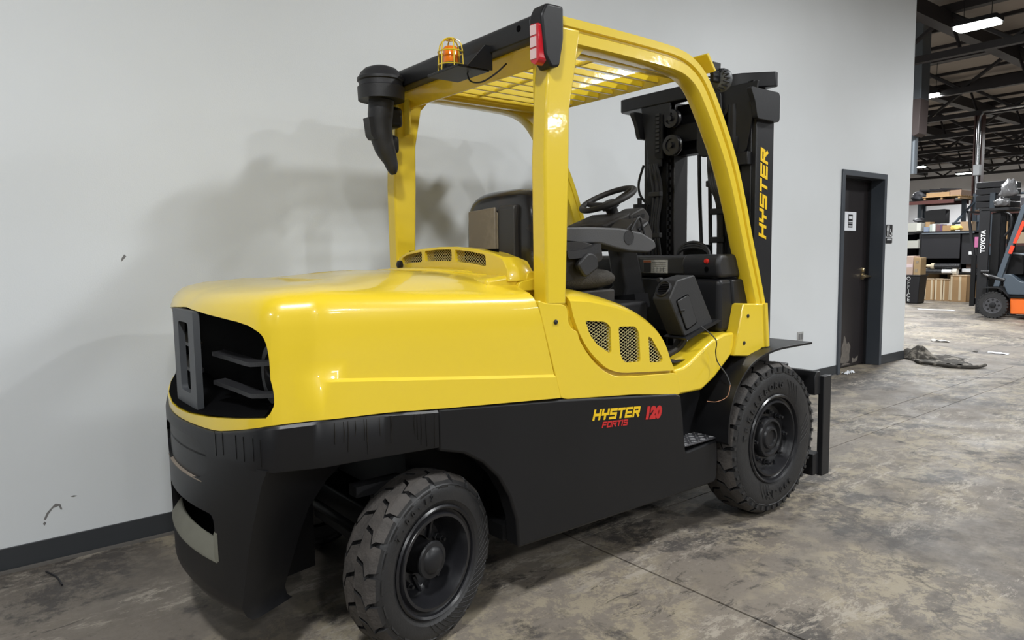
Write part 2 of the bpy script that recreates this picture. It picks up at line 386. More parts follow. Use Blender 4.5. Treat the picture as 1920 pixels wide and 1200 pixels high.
# door
bm = B()
F = .055
prism(bm, [(DX0-.005, 0), (DX0-.005, DZ+.005), (DX1+.005, DZ+.005), (DX1+.005, 0), (DX1-F, 0), (DX1-F, DZ-F), (DX0+F, DZ-F), (DX0+F, 0)], 'y', WY-.02, WY+.22)
dr = tag(obj('door_1', bm, DFRAME, bevel=.003), 'black restroom door in a charcoal steel frame', kind='structure')
obj('door_stop', prismm([(DX0+F, 0), (DX0+F, DZ-F), (DX1-F, DZ-F), (DX1-F, 0), (DX1-F-.02, 0), (DX1-F-.02, DZ-F-.02), (DX0+F+.02, DZ-F-.02), (DX0+F+.02, 0)], 'y', WY+.135, WY+.165), BLK2, dr)
DOORM = mat('scuffed_black_door_paint', (0.018, 0.015, 0.016), .38, noise=(2, .25))
leaf = obj('door_leaf', boxm(DX0+F+.004, DX1-F-.004, WY+.165, WY+.205, .012, DZ-F-.006), DOORM, dr)
# bare patch at the foot of the leaf: thin flakes of lost paint
SCUF = mat('bare_scuffed_metal', (0.13, 0.115, 0.10), .7, noise=(30, .4))
bm = B()
for pts in ([(x+.20, z) for x, z in [(7.83, .07), (7.95, .05), (8.06, .07), (8.05, .16), (8.08, .24), (8.02, .31), (7.99, .27), (7.95, .36), (7.91, .39), (7.90, .30), (7.86, .25), (7.87, .17)]],
            [(7.94, .08), (7.99, .10), (7.97, .20), (7.94, .16)], [(8.32, .04), (8.45, .05), (8.47, .12), (8.38, .08), (8.33, .11)], [(8.06, .03), (8.3, .03), (8.2, .055), (8.1, .05)]):
    vs = [bm.verts.new((x, WY+.1640, z)) for x, z in fillet(pts, .02, 2)]; vb = [bm.verts.new((v.co.x, WY+.1652, v.co.z)) for v in vs]
    bm.faces.new(vs); bm.faces.new(vb[::-1])
    for i in range(len(vs)): bm.faces.new((vs[i], vb[i], vb[(i+1) % len(vs)], vs[(i+1) % len(vs)]))
obj('scuff_patch', bm, SCUF, dr)
# the handle
BRASS = mat('satin_brass', (.62, .52, .34), .3, metal=1)
YD = WY+.165
bm = B(); prism(bm, fillet([(8.475, 1.02), (8.535, 1.02), (8.535, 1.17), (8.475, 1.17)], .03), 'y', YD-.014, YD)
hd = obj('door_handle', bm, BRASS, dr)
bm = B(); lathe(bm, [(0, .03), (.02, .03), (.035, .02), (.06, .015)], Matrix.Translation((8.505, YD-.01, 1.065)) @ AX_Y, 20); tube(bm, [(8.505, YD-.06, 1.065), (8.57, YD-.065, 1.062), (8.60, YD-.06, 1.055)], [.013, .010, .009], 10)
obj('lever', bm, BRASS, hd)
bm = B(); lathe(bm, [(0, .024), (.012, .024), (.02, .016), (.02, 0)], Matrix.Translation((8.505, YD-.012, 1.14)) @ AX_Y, 20)
obj('deadbolt', bm, BRASS, hd)
# paper notice hung on the door
pn = empty('paper_notice', (8.18, YD-.01, 1.60)); tag(pn, 'white paper notice in a sleeve taped to the black door', 'notice')
obj('sheet', boxm(8.03, 8.31, YD-.005, YD-.001, 1.60, 1.815), PAPER, pn)
obj('printed_panel', boxm(8.12, 8.225, YD-.0065, YD-.005, 1.635, 1.785), INK, pn)
bm = B(); box(bm, 8.135, 8.215, YD-.0075, YD-.0064, 1.735, 1.765); box(bm, 8.13, 8.22, YD-.0075, YD-.0064, 1.70, 1.71); box(bm, 8.13, 8.22, YD-.0075, YD-.0064, 1.682, 1.690); box(bm, 8.13, 8.22, YD-.0075, YD-.0064, 1.65, 1.658)
obj('print', bm, PAPER, pn)
# restroom sign on the wall
rs = empty('restroom_sign', (8.80, WY-.01, 1.45)); tag(rs, 'black accessible restroom sign with white pictograms right of the door', 'sign')
obj('upper_plate', prismm(fillet([(8.72, 1.530), (8.875, 1.530), (8.875, 1.67), (8.72, 1.67)], .012, 3), 'y', WY-.008, WY), INK, rs)
obj('lower_plate', prismm(fillet([(8.72, 1.450), (8.875, 1.450), (8.875, 1.518), (8.72, 1.518)], .01, 3), 'y', WY-.008, WY), INK, rs)
bm = B(); yy = (WY-.0095, WY-.0078)
prism(bm, [(8.748+.014*cos(a*pi/6), 1.652+.009*sin(a*pi/6)) for a in range(12)], 'y', *yy)
prism(bm, [(8.732, 1.64), (8.764, 1.64), (8.768, 1.60), (8.76, 1.60), (8.76, 1.54), (8.738, 1.54), (8.738, 1.60), (8.728, 1.60)], 'y', *yy)
box(bm, 8.786, 8.791, yy[0], yy[1], 1.54, 1.66)
for k in range(14):
    a = -2.6+k*.3; a2 = a+.3; c = (8.832, 1.562)
    prism(bm, [(c[0]+.024*cos(a), c[1]+.018*sin(a)), (c[0]+.024*cos(a2), c[1]+.018*sin(a2)), (c[0]+.032*cos(a2), c[1]+.025*sin(a2)), (c[0]+.032*cos(a), c[1]+.025*sin(a))], 'y', *yy)
prism(bm, [(8.815, 1.62), (8.825, 1.62), (8.83, 1.59), (8.85, 1.585), (8.862, 1.555), (8.855, 1.55), (8.842, 1.576), (8.815, 1.58)], 'y', *yy)
text(bm, 'RESTROOM', .022, frame((8.797, WY-.009, 1.495), (1, 0, 0), (0, 0, 1)), bold=.0008)
obj('pictogram', bm, WHT, rs)
# outlet
ol = empty('wall_outlet', (6.84, WY-.01, .45)); tag(ol, 'grey duplex outlet plate low on the pale wall left of the door', 'outlet')
obj('plate', prismm(fillet([(6.785, .445), (6.90, .445), (6.90, .545), (6.785, .545)], .008, 3), 'y', WY-.008, WY), mat('grey_outlet', (.36, .36, .35), .5), ol, bevel=.002)
bm = B(); box(bm, 6.805, 6.835, WY-.011, WY-.008, .465, .525); box(bm, 6.85, 6.88, WY-.011, WY-.008, .465, .525)
obj('socket', bm, mat('dark_outlet', (.16, .16, .16), .5), ol)
# scuff marks left on the wall by shoes: flat smudges
bm = B()
SM = mat('wall_scuff_mark', (.17, .165, .16), .8)
for pts in ([(.26, .205), (.275, .235), (.31, .27), (.33, .262), (.336, .235), (.329, .235), (.322, .255), (.30, .25), (.28, .225), (.268, .2)], [(.37, .288), (.385, .292), (.4, .287), (.385, .283)], [(.262, .175), (.27, .187), (.262, .195), (.256, .185)],
            [(.65, 1.385), (.672, 1.41), (.664, 1.42), (.650, 1.40)]):
    vs = [bm.verts.new((x, WY-.0008, z)) for x, z in pts]; bm.faces.new(vs)
obj('scuff_mark', bm, SM, wl)
# ceiling of the hall and its far walls
tag(obj('ceiling', boxm(-14, 60, -16, 30, CEIL, CEIL+.1), DECK), 'tan roof deck over dark steel trusses', kind='structure')
fwll = tag(obj('wall_far', boxm(44.0, 44.2, -16, 30, 0, CEIL), CONC_W), 'pale far wall at the end of the warehouse', kind='structure')
tag(obj('wall_side', boxm(9.32, 44, 24.0, 24.2, 0, CEIL), CONC_W), 'pale side wall deep in the warehouse', kind='structure')
# roof steel
k = 0
def truss(x, y0, y1, zb=4.92, zt=5.72, step=2.1):
    t = empty('roof_truss', (x, (y0+y1)/2, zb)); tag(t, kind='structure', label='dark steel roof truss spanning the warehouse')
    obj('bottom_chord', boxm(x-.07, x+.07, y0, y1, zb, zb+.13), STEELB, t)
    obj('top_chord', boxm(x-.09, x+.09, y0, y1, zt, zt+.15), STEELB, t)
    bm = B(); y = y0; up = True
    while y < y1-.1:
        a, b = (zb+.1, zt) if up else (zt, zb+.1)
        tube(bm, [(x, y, a), (x, y+step/2, b)], .045, 5)
        if up: tube(bm, [(x+.02, y+step/2, zt), (x+.02, y+step/2-.22, zb+.1)], .03, 4)
        y += step/2; up = not up
    tag(obj('web', bm, STEELB, t), kind='stuff')
for x in (10.4, 14.9, 18.6, 22.1, 25.7, 29.3, 33, 36.7, 40.4): truss(x, -6, 23.9)
for i, y in enumerate((-4, .6, 3.0, 5.6, 8.3, 11, 14, 17.2, 20.5)):
    tag(obj('roof_girder', boxm(9.33, 43.9, y-.11, y+.11, 5.45, 5.72), STEELB), 'dark steel girder running along under the roof deck', kind='structure')
bm = B(); x = 9.5
while x < 43.8:
    box(bm, x-.035, x+.035, -6, 23.9, 5.93, 6.0); x += 1.45
tag(obj('roof_purlins', bm, STEELB), 'rows of dark purlins under the roof deck', kind='structure')
# conduit under the roof, pipes, ducts, column
bm = B(); tube(bm, [(12.1, -4, 5.55), (12.1, 12, 5.55)], .035, 8)
tag(obj('conduit_run', bm, CHR), 'thin bright conduit hung under the roof beside the wall end', 'conduit')
dc = empty('duct_drop', (13.6, 6.1, 2.4)); tag(dc, 'grey square duct dropping beside the end of the pale wall', 'duct')
cl = empty('steel_column', (22.1, 7.36, 0)); tag(cl, 'dark red brown steel column rising to the roof behind the orange forklift', 'column')
bm = B(); box(bm, 22.0, 22.2, 7.42, 7.45, 0, 4.92); box(bm, 22.0, 22.2, 7.24, 7.27, 0, 4.92); box(bm, 22.08, 22.12, 7.27, 7.42, 0, 4.92)
obj('shaft', bm, mat('red_oxide_steel', (.07, .030, .025), .5), cl)
bm = B(); tube(bm, [(21.93, 7.31, .3), (21.93, 7.31, 4.75)], .05, 12)
obj('downpipe', bm, CHR, cl)
obj('junction_box', boxm(21.78, 21.92, 7.20, 7.36, 3.30, 3.58), mat('grey_enclosure', (.42, .44, .46), .4), cl, bevel=.01)
bm = B(); tube(bm, spline([(21.9, 7.3, 4.7), (21.9, 7.22, 4.93), (21.9, 6.9, 4.97), (21.9, 4, 4.97), (21.9, -2, 4.97)], 5), .025, 6)
obj('conduit', bm, CHR, cl)
# ducts near the wall end, seen edge on
bm = B(); box(bm, 15.9, 16.3, 6.38, 6.72, 4.45, 6.0); obj('upper_section', bm, GALV, dc, bevel=.01)
bm = B(); prism(bm, [(6.38, 4.45), (6.72, 4.45), (6.75, 3.95), (6.5, 3.7), (6.40, 3.75)], 'x', 15.9, 16.3); obj('elbow', bm, mat('primer_duct', (.085, .066, .064), .6), dc, bevel=.01)
bm = B(); tube(bm, [(16.2, 6.62, 3.8), (16.2, 6.62, 2.95)], .09, 16); obj('lower_section', bm, GALV, dc)
# ceiling lamps
def lamp(x, y, z=5.0, power=LAMP_POWER, label=''):
    t = empty('ceiling_light', (x, y, z)); tag(t, label, 'ceiling light', 'linear high bay lights under the roof')
    h = .21; w = .36
    o = obj('housing', prismm(fillet([(x-w/2-.02, y-h-.12), (x+w/2+.02, y-h-.12), (x+w/2+.02, y+h+.12), (x-w/2-.02, y+h+.12)], .05, 3), 'z', z, z+.07), BLK2, t)
    obj('diffuser', prismm(fillet([(x-w/2, y-h-.1), (x+w/2, y-h-.1), (x+w/2, y+h+.1), (x-w/2, y+h+.1)], .06, 3), 'z', z-.035, z), LAMPM, t)
    bm = B()
    for s in (-1, 1): tube(bm, [(x, y+s*.2, z+.07), (x, y+s*.2, CEIL-.1)], .006, 4)
    obj('hanger_rod', bm, BLK2, t)
    ld = bpy.data.lights.new('lamp_light', 'AREA'); ld.shape = 'RECTANGLE'; ld.size = w; ld.size_y = 2*(h+.1); ld.energy = power; ld.color = (0.97, 0.99, 1.0); ld.spread = radians(170)
    lo = bpy.data.objects.new('lamp_light', ld); link(lo, t); lo.location = (0, 0, -.045)
where = ['nearest bright high bay light at the top right', 'second bright high bay light beside the end of the wall', 'small far high bay light beside the wall end above the racks', 'small far high bay light left of the steel column']
for i, (x, y) in enumerate(LAMPS):
    lamp(x, y, 5.0, LAMP_POWER*NEAR.get(i, 1.0), where[i] if i < 4 else 'unseen high bay light, assumed from the lamp grid or added as fill')

# ============================================================ WAREHOUSE GOODS
def rbox(name, x0, x1, y0, y1, z0, z1, m, label, cat, group=None, bevel=.004, parts=None):
    t = tag(obj(name, boxm(x0, x1, y0, y1, z0, z1), m, bevel=bevel), label, cat, group)
    return t
# row of tall cartons on the floor
CG = 'tall brown cartons standing on the floor by the rack'
def carton(y0, y1, z1, label, x0=20.1, d=.55, straps=()):
    o = obj('carton', boxm(x0, x0+d, y0, y1, 0.001, z1), CARD, bevel=.004); tag(o, label, 'box', CG)
    for (a, b) in straps: obj('tape_strip', boxm(x0-.004, x0, a, b, .03, z1-.02), TAPE, o)
    obj('top_flap', boxm(x0-.01, x0+d, y0+.002, y1-.002, z1, z1+.012), CARDL, o)
    return o
carton(7.56, 7.93, .555, 'brown floor carton nearest the black trash bin, leftmost of the tall row', straps=((7.76, 7.82), (7.60, 7.64)))
carton(7.36, 7.55, .56, 'narrow brown floor carton second from the trash bin', straps=((7.50, 7.54), (7.37, 7.41)))
carton(7.16, 7.35, .55, 'narrow brown floor carton just left of the tallest one', straps=((7.31, 7.345), (7.17, 7.21)))
carton(6.78, 7.15, .66, 'tallest brown floor carton beside the forklift mast', x0=20.0, d=.6, straps=((7.10, 7.14), (6.90, 6.95)))
tag(obj('carton', boxm(20.75, 21.2, 6.8, 7.5, .001, .70), CARD, bevel=.004), 'wide brown carton behind the tallest floor carton', 'box')
tag(obj('carton', boxm(20.72, 21.2, 7.68, 7.98, .001, .68), CARD, bevel=.004), 'brown carton half hidden behind the floor row next to the bin', 'box')
# trash bin
bm = B(); loft(bm, [[(18.72, 7.40, .003), (19.10, 7.40, .003), (19.10, 7.69, .003), (18.72, 7.69, .003)], [(18.68, 7.36, .70), (19.14, 7.36, .70), (19.14, 7.73, .70), (18.68, 7.73, .70)]])
tb = tag(obj('trash_bin', bm, BLACKS, bevel=.02), 'black plastic bin with hand painted white letters by the wall end', 'bin')
obj('rim', boxm(18.66, 19.16, 7.345, 7.745, .68, .715), BLACKS, tb, bevel=.01)
bm = B()
for i, ch in enumerate('OFFICE'): text(bm, ch, .13, frame((18.685+.0055*i, 7.62, .62-.105*i), (0, -1, 0), (0, 0, 1)), bold=-.001, extrude=.004)
obj('lettering', bm, WHT, tb)
# boxes on the bin
o = tag(obj('carton', boxm(18.7, 19.1, 7.535, 7.74, .716, 1.18), mat('pinkish_wrapped_box', (.56, .42, .35), .35), bevel=.006), 'pinkish shrink wrapped box standing on the black bin', 'box')
obj('wrap_band', boxm(18.694, 18.7, 7.54, 7.735, .90, .98), mat('pink_white_band', (.75, .62, .64), .3), o)
o = tag(obj('carton', boxm(18.68, 19.0, 7.35, 7.515, .716, 1.14), mat('tan_box', (.42, .29, .15), .8), bevel=.006), 'tan upright box on the right edge of the black bin', 'box')
bm = B(); box(bm, 18.674, 18.68, 7.40, 7.46, 1.0, 1.06); box(bm, 18.674, 18.68, 7.42, 7.48, .78, .86); obj('label_sheet', bm, mat('faded_label', (.30, .25, .19), .7), o)
# rack bays
rk = empty('pallet_rack', (21.0, 7.7, 0)); tag(rk, 'tall pallet rack with blue grey uprights and rust red beams', 'rack')
for i, (x, y) in enumerate(((21.22, 8.42), (21.22, 7.335), (21.3, 7.10), (21.3, 6.98), (21.45, 8.42))): obj('upright', boxm(x-.04, x+.04, y-.05, y+.05, 0, 2.66 if i < 2 or i == 4 else 2.78), RACK, rk)
for x in (20.42, 21.42): obj('beam', boxm(x, x+.05, 7.3, 8.5, 2.53, 2.62), RUST, rk)
bm = B()
tube(bm, [(20.5, 7.33, 1.95), (21.3, 7.10, 2.6)], .03, 6); tube(bm, [(20.5, 7.33, 2.0), (21.3, 7.0, 2.04)], .03, 6); tube(bm, [(21.3, 6.98, 2.72), (21.3, 5.4, 2.72)], .035, 6)
obj('brace', bm, RACK, rk)
obj('beam', boxm(21.28, 21.34, 4.2, 6.96, 2.36, 2.46), RUST, rk)
tag(obj('wire_deck', boxm(20.45, 21.45, 7.2, 8.5, 2.62, 2.635), DARK, rk), kind='stuff')
wb = empty('work_shelf', (20.6, 7.4, 0)); tag(wb, 'dark steel shelf bench with a black back sheet behind the cartons', 'shelf')
obj('shelf_top', boxm(20.28, 21.2, 6.4, 8.5, 1.76, 1.80), BLK2, wb)
obj('front_rail', boxm(20.24, 20.28, 6.74, 7.97, 1.735, 1.765), GALV, wb)
obj('black_sheet', boxm(20.30, 20.34, 7.07, 8.0, 1.09, 1.74), BLACKS, wb, bevel=.01)
obj('black_sheet', boxm(20.36, 20.42, 6.4, 7.06, .95, 1.72), BLACKS, wb)
obj('lower_shelf', boxm(20.4, 21.2, 6.4, 8.6, .70, .74), BLK2, wb)
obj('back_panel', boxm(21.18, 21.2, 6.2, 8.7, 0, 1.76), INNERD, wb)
obj('shelf_post', boxm(20.30, 20.36, 8.0, 8.05, 0, 1.76), BLK2, wb); obj('shelf_post', boxm(20.30, 20.36, 6.42, 6.47, 0, 1.76), BLK2, wb)
def cyl(name, yc0, yc1, z, r, label, endm, e0, e1):
    bm = B(); tube(bm, [(20.22, yc0, z), (20.22, yc1, z)], r, 18)
    o = tag(obj(name, bm, mat('ribbed_black_rubber', (.014, .014, .016), .4)), label, 'roll', 'black ribbed rolls on the low shelf')
    bm = B(); n = 16
    for i in range(n):
        y = yc0+(yc1-yc0)*(i+.5)/n
        tube(bm, [(20.22-r*.98, y, z-r*.35), (20.22-r*.72, y-.03, z+r*.72)], .010, 5)
    tag(obj('rib', bm, BLK2, o), kind='stuff')
    bm = B(); tube(bm, [(20.22, e0, z), (20.22, e1, z)], r*1.12, 18); obj('collar', bm, endm, o)
    return o
c1 = cyl('ribbed_roll', 7.02, 7.60, .895, .075, 'upper ribbed black roll with a tan collar below the black sheet', mat('tan_collar', (.48, .42, .30), .6), 7.61, 7.69)
bm = B(); tube(bm, [(20.2, 7.69, .90), (20.2, 7.80, .90)], .04, 14); obj('stub', bm, TAPE, c1)
c2 = cyl('ribbed_roll', 7.24, 7.88, .76, .078, 'lower ribbed black roll with a white collar above the cartons', mat('white_collar', (.60, .58, .52), .6), 7.07, 7.17)
bm = B(); tube(bm, [(20.14, 7.18, .765), (20.14, 7.40, .765)], .05, 14); obj('label_wrap', bm, WHT, c2)
rbox('white_box', 20.35, 20.6, 6.77, 7.02, .745, .83, mat('white_carton', (.55, .57, .60), .6), 'low white box on the shelf right of the ribbed rolls', 'box')
rbox('carton', 20.5, 20.8, 6.77, 6.98, .84, .97, mat('dim_brown_box', (.14, .09, .07), .8), 'dim brown box stacked on the low white box', 'box')
# things on the bench top
def bin_(y0, y1, z0, z1, label, x0=20.25, m=GREYB):
    bm = B(); prism(bm, [(y0, z0), (y1, z0), (y1, z1-.0), (y1-.12*(y1-y0)*0, z1), (y0, z1)], 'x', x0, x0+.4)
    return tag(obj('storage_bin', bm, m, bevel=.006), label, 'bin')
o = bin_(8.0, 8.42, 1.81, 2.04, 'pale grey storage bin at the left end of the bench top', x0=20.25); obj('end_panel', boxm(20.24, 20.25, 8.0, 8.10, 1.83, 2.03), mat('pale_bin_face', (.58, .58, .53), .5), o)
bm = B(); prism(bm, [(8.03, 1.37), (8.40, 1.37), (8.40, 1.46), (8.30, 1.575), (8.06, 1.575), (8.055, 1.60), (8.03, 1.60)], 'x', 20.2, 20.5)
tag(obj('storage_bin', bm, GREYB, bevel=.004), 'pale grey sloped bin hanging under the bench beside the black sheet', 'bin')
SG = 'small boxes on the bench top'
for (y0, y1, z1, m_, lab, x0) in ((7.86, 7.97, 2.06, CARD, 'brown open carton with white paper next to the grey bin', 20.45), (7.83, 7.95, 1.93, mat('blue_grey_box', (.19, .23, .31), .6), 'small blue grey box before the brown carton', 20.3),
        (7.76, 7.83, 1.99, mat('green_grey_box', (.36, .40, .36), .6), 'slim green grey box on the bench', 20.35), (7.68, 7.755, 2.0, mat('offwhite_box', (.60, .62, .58), .6), 'slim off white box on the bench', 20.33),
        (7.575, 7.675, 1.985, mat('maroon_box', (.13, .07, .07), .6), 'maroon box in the middle of the bench', 20.35), (7.52, 7.57, 1.985, mat('purple_box', (.10, .05, .11), .6), 'thin purple box beside the maroon one', 20.35),
        (7.32, 7.515, 1.95, CARD, 'low brown carton under the black tube', 20.35), (6.86, 7.12, 2.03, mat('brown_carton_b', (.36, .25, .15), .8), 'square brown carton at the right end of the bench', 20.4)):
    tag(obj('small_carton', boxm(x0, x0+.3, y0, y1, 1.801, z1), m_, bevel=.003), lab, 'box', SG)
def blob(name, c, r, m, label, cat, seed=1, sub=3, amp=.35, group=None):
    bm = B(); bmesh.ops.create_icosphere(bm, subdivisions=sub, radius=1)
    from mathutils import noise
    for v in bm.verts:
        n = v.co.normalized(); d = 1+amp*noise.noise(n*2.2+Vector((seed*7.1, 0, 0)))+amp*.5*noise.noise(n*5+Vector((seed, 3, 1)))
        v.co = Vector((c[0]+n.x*r[0]*d, c[1]+n.y*r[1]*d, max(c[2]+n.z*r[2]*d, c[2]-r[2]*.6)))
    return tag(obj(name, bm, m, smooth=180), label, cat, group)
blob('yellow_cloth', (20.42, 7.22, 1.87), (.10, .16, .08), YCL, 'crumpled yellow cloth on the bench top', 'cloth', 3)
bm = B(); prism(bm, fillet([(7.63, 2.02), (8.12, 2.02), (8.16, 2.36), (8.0, 2.39), (7.63, 2.40)], .03, 3), 'x', 20.82, 21.1)
tag(obj('black_panel', bm, BLACKS), 'big black curved panel leaning upright behind the bench', 'panel')
# top level of the rack
pl = empty('wood_pallet', (20.9, 7.6, 2.636)); tag(pl, 'pale wooden pallet on the top rack beam', 'pallet')
for i in range(3): obj('stringer', boxm(20.45, 21.3, 7.17+.41*i, 7.22+.41*i, 2.636, 2.70), WOOD, pl)
for i in range(6): obj('deck_board', boxm(20.42+.15*i, 20.52+.15*i, 7.14, 8.06, 2.70, 2.715), WOOD, pl)
rbox('carton', 20.45, 21.1, 7.42, 7.98, 2.716, 2.82, CARD, 'long flat brown carton on the wooden pallet', 'box')
rbox('carton', 20.42, 21.1, 7.14, 7.40, 2.716, 2.85, mat('brown_carton_c', (.27, .17, .11), .8), 'taller brown carton at the right end of the wooden pallet', 'box')
for i in range(6):
    y = 7.15+.13*i; bm = B(); tube(bm, [(20.5+.05*i, y+.02, 2.86+.012*(i % 3)), (20.7, y+.45, 2.90+.015*(i % 2))], .028, 7)
    tag(obj('dark_pipe', bm, BLACKS), 'dark pipe lying on the cartons on the top rack level', 'pipe', 'dark pipes on the top rack level')
blob('dark_bundle', (20.9, 8.25, 2.75), (.3, .25, .16), mat('dim_bundle', (.03, .03, .035), .6), 'dark bundle of parts on the left of the top rack level', 'bundle', 5)
blob('dark_bundle', (20.9, 8.28, 1.90+.22), (.25, .14, .07), mat('grey_bundle', (.10, .10, .11), .6), 'grey crumpled wrap above the grey storage bin', 'bundle', 8)
tag(obj('pink_package', boxm(20.28, 20.358, 6.66, 6.74, 1.37, 1.63), PINK, bevel=.006), 'pink package hanging beside the black mast', 'package')
tag(obj('white_tag', boxm(20.31, 20.358, 6.77, 6.87, 1.19, 1.27), WHT, bevel=.003), 'small white tag left of the black mast', 'tag')
# wrapped pallet load on the rack behind the orange forklift
wp = empty('wrapped_load', (18.9, 5.6, 2.2)); tag(wp, 'pallet load of black goods bound in clear stretch wrap above the orange forklift', 'pallet load')
for i in range(4): obj('black_crate', boxm(18.6, 19.4, 5.55, 6.2, 2.27+.15*i, 2.405+.15*i), BLACKS, wp, bevel=.01)
o = blob('loose_wrap', (18.5, 5.52, 2.62), (.12, .15, .22), WRAP, None, None, 4, amp=.6)
o2 = blob('loose_wrap', (18.5, 5.64, 2.36), (.10, .16, .12), WRAP, None, None, 6, amp=.6)
for q in (o, o2): q.parent = wp; q.location = q.location-WL[wp.name]
sr = empty('rear_rack', (19, 5.6, 0)); tag(sr, 'rack behind the orange forklift carrying the wrapped load', 'rack')
obj('beam', boxm(18.55, 18.62, 4.3, 6.2, 2.12, 2.2), RUST, sr); obj('deck', boxm(18.6, 19.6, 4.3, 6.2, 2.18, 2.24), mat('dim_board', (.12, .08, .05), .8), sr)
for y in (5.85, 4.4): obj('upright', boxm(18.56, 18.64, y-.05, y+.05, 0, 2.6 if y == 5.85 else 2.2), RACK, sr)
tag(obj('teal_wrap', boxm(18.6, 19.0, 4.95, 5.25, 2.50, 2.58), TEAL, bevel=.02), 'pale teal packaging on the rack above the orange forklift', 'package')
rbox('carton', 18.7, 19.2, 4.9, 5.35, 2.245, 2.46, mat('grey_pack', (.13, .13, .15), .6), 'dark grey box under the teal packaging', 'box')
for (y0, y1, z0, z1, m_, lab) in ((5.5, 5.75, 1.55, 1.95, CARD, 'brown carton on the shelf seen past the black mast'), (5.25, 5.48, 1.75, 2.0, mat('dark_brown_box', (.10, .07, .05), .8), 'dark brown box beside the brown carton past the mast'), (5.2, 5.42, 1.45, 1.7, CARDL, 'pale carton low between mast and slate pillar')):
    rbox('carton', 18.7, 19.2, y0, y1, z0, z1, m_, lab, 'box')
obj('beam', boxm(18.55, 19.3, 4.3, 6.0, 1.40, 1.449), RUST, sr); obj('back_panel', boxm(19.6, 19.62, 3.2, 5.9, 0, 2.18), mat('dim_grey_panel', (.07, .07, .075), .7), sr)

# ============================================================ THE ORANGE FORKLIFT FAR BEHIND
f2 = empty('orange_forklift', (16.3, 4.2, 0)); tag(f2, 'orange and slate grey forklift with a black mast in the far warehouse', 'forklift')
def wheel2(x, y, r, w, parent):
    t = empty('wheel', (x, y, r), parent)
    bm = B(); lathe(bm, [(-w/2, r*.62), (-w/2, r*.93), (-w*.3, r*.97), (w*.3, r*.97), (w/2, r*.93), (w/2, r*.62)], Matrix(((0, 0, -1), (0, 1, 0), (1, 0, 0))).to_4x4(), 40, capends=False)
    for i in range(26):
        a = 2*pi*i/26; R = Matrix.Rotation(a, 4, 'X'); box(bm, -w/2-.006, w/2+.006, -.020, .020, r*.90, r*1.0, M=R)
    obj('tire', bm, RUB, t, world=False)
    bm = B(); AXX = Matrix(((0, 0, -1), (0, 1, 0), (1, 0, 0))).to_4x4()
    lathe(bm, [(w*.28, 0), (w*.3, r*.30), (w*.34, r*.34), (w*.30, r*.5), (w*.48, r*.58), (w*.5, r*.66), (w*.42, r*.66)], AXX, 36)
    obj('rim', bm, mat('grey_rim', (.05, .05, .055), .4), t, world=False)
    bm = B(); lathe(bm, [(w*.3, r*.22), (w*.55, r*.2), (w*.6, r*.12), (w*.6, 0)], AXX, 20); obj('hub', bm, BLK2, t, world=False)
    bm = B()
    for i in range(8):
        a = 2*pi*i/8; lathe(bm, [(w*.30, .022), (w*.44, .020), (w*.46, .01)], Matrix.Translation((0, r*.40*cos(a), r*.40*sin(a))) @ AXX, 8)
    obj('lug_nut', bm, BLK2, t, world=False)
    for q in t.children: WL[q.name] = Vector((x, y, r))
wheel2(15.84, 4.88, .262, .17, f2); wheel2(16.85, 4.88, .262, .17, f2); wheel2(15.86, 3.6, .24, .15, f2)
ms = empty('mast', (16.3, 5.1, .1), f2)
for x in (15.86, 16.76):
    obj('outer_rail', boxm(x-.02, x+.03, 5.02, 5.20, .08, 2.10), BLK2, ms, bevel=.004); obj('inner_rail', boxm(x+.04, x+.08, 4.86, 5.0, .10, 2.04), DARK, ms, bevel=.004)
obj('cylinder', (lambda b: (tube(b, [(15.98, 4.9, .3), (15.98, 4.9, 1.98)], .04, 12), b)[1])(B()), BLK2, ms)
obj('cylinder', (lambda b: (tube(b, [(16.62, 4.9, .3), (16.62, 4.9, 1.98)], .04, 12), b)[1])(B()), BLK2, ms)
obj('top_cross_member', prismm(fillet([(15.84, 4.70), (16.82, 4.70), (16.82, 5.22), (15.84, 5.22)], .05, 3), 'z', 2.08, 2.13), BLK2, ms, bevel=.004)
bm = B(); tube(bm, spline([(15.9, 4.8, 2.05), (15.88, 4.69, 1.98), (15.88, 4.68, 1.75), (15.9, 4.78, 1.58)], 5), .02, 7); obj('hose', bm, BLK2, ms)
bm = B(); text(bm, 'TOYOTA', .105, frame((15.837, 5.115, 1.49), (0, 0, 1), (0, 1, 0)), bold=.003, extrude=.002)
obj('lettering', bm, WHT, ms)
crg = empty('carriage', (16.3, 5.3, .1), f2)
for x in (15.84, 16.8): obj('side_plate', boxm(x-.02, x+.03, 5.22, 5.30, .22, 1.22), DARK, crg)
for z in (.25, .72): obj('cross_bar', boxm(15.84, 16.8, 5.23, 5.30, z, z+.12), BLK2, crg)
bm = B(); loft(bm, [[(15.85, 5.30, 1.2), (15.90, 5.30, 1.2), (15.90, 5.25, 1.2), (15.85, 5.25, 1.2)], [(15.85, 5.43, 2.1), (15.90, 5.43, 2.1), (15.90, 5.39, 2.1), (15.85, 5.39, 2.1)]])
obj('backrest_bar', bm, BLK2, crg)
obj('backrest_bar', boxm(15.85, 16.8, 5.40, 5.43, 2.06, 2.1), BLK2, crg)
tc_ = empty('tilt_cylinder', (15.9, 4.95, .75), f2)
bm = B(); tube(bm, [(15.82, 5.08, .87), (15.84, 4.94, .80)], .022, 10); obj('rod', bm, CHR, tc_)
bm = B(); tube(bm, [(15.82, 4.98, .82), (15.84, 4.72, .74)], .045, 12); tube(bm, [(15.82, 5.12, .9), (15.84, 4.98, .9)], .04, 10); obj('barrel', bm, BLK2, tc_)
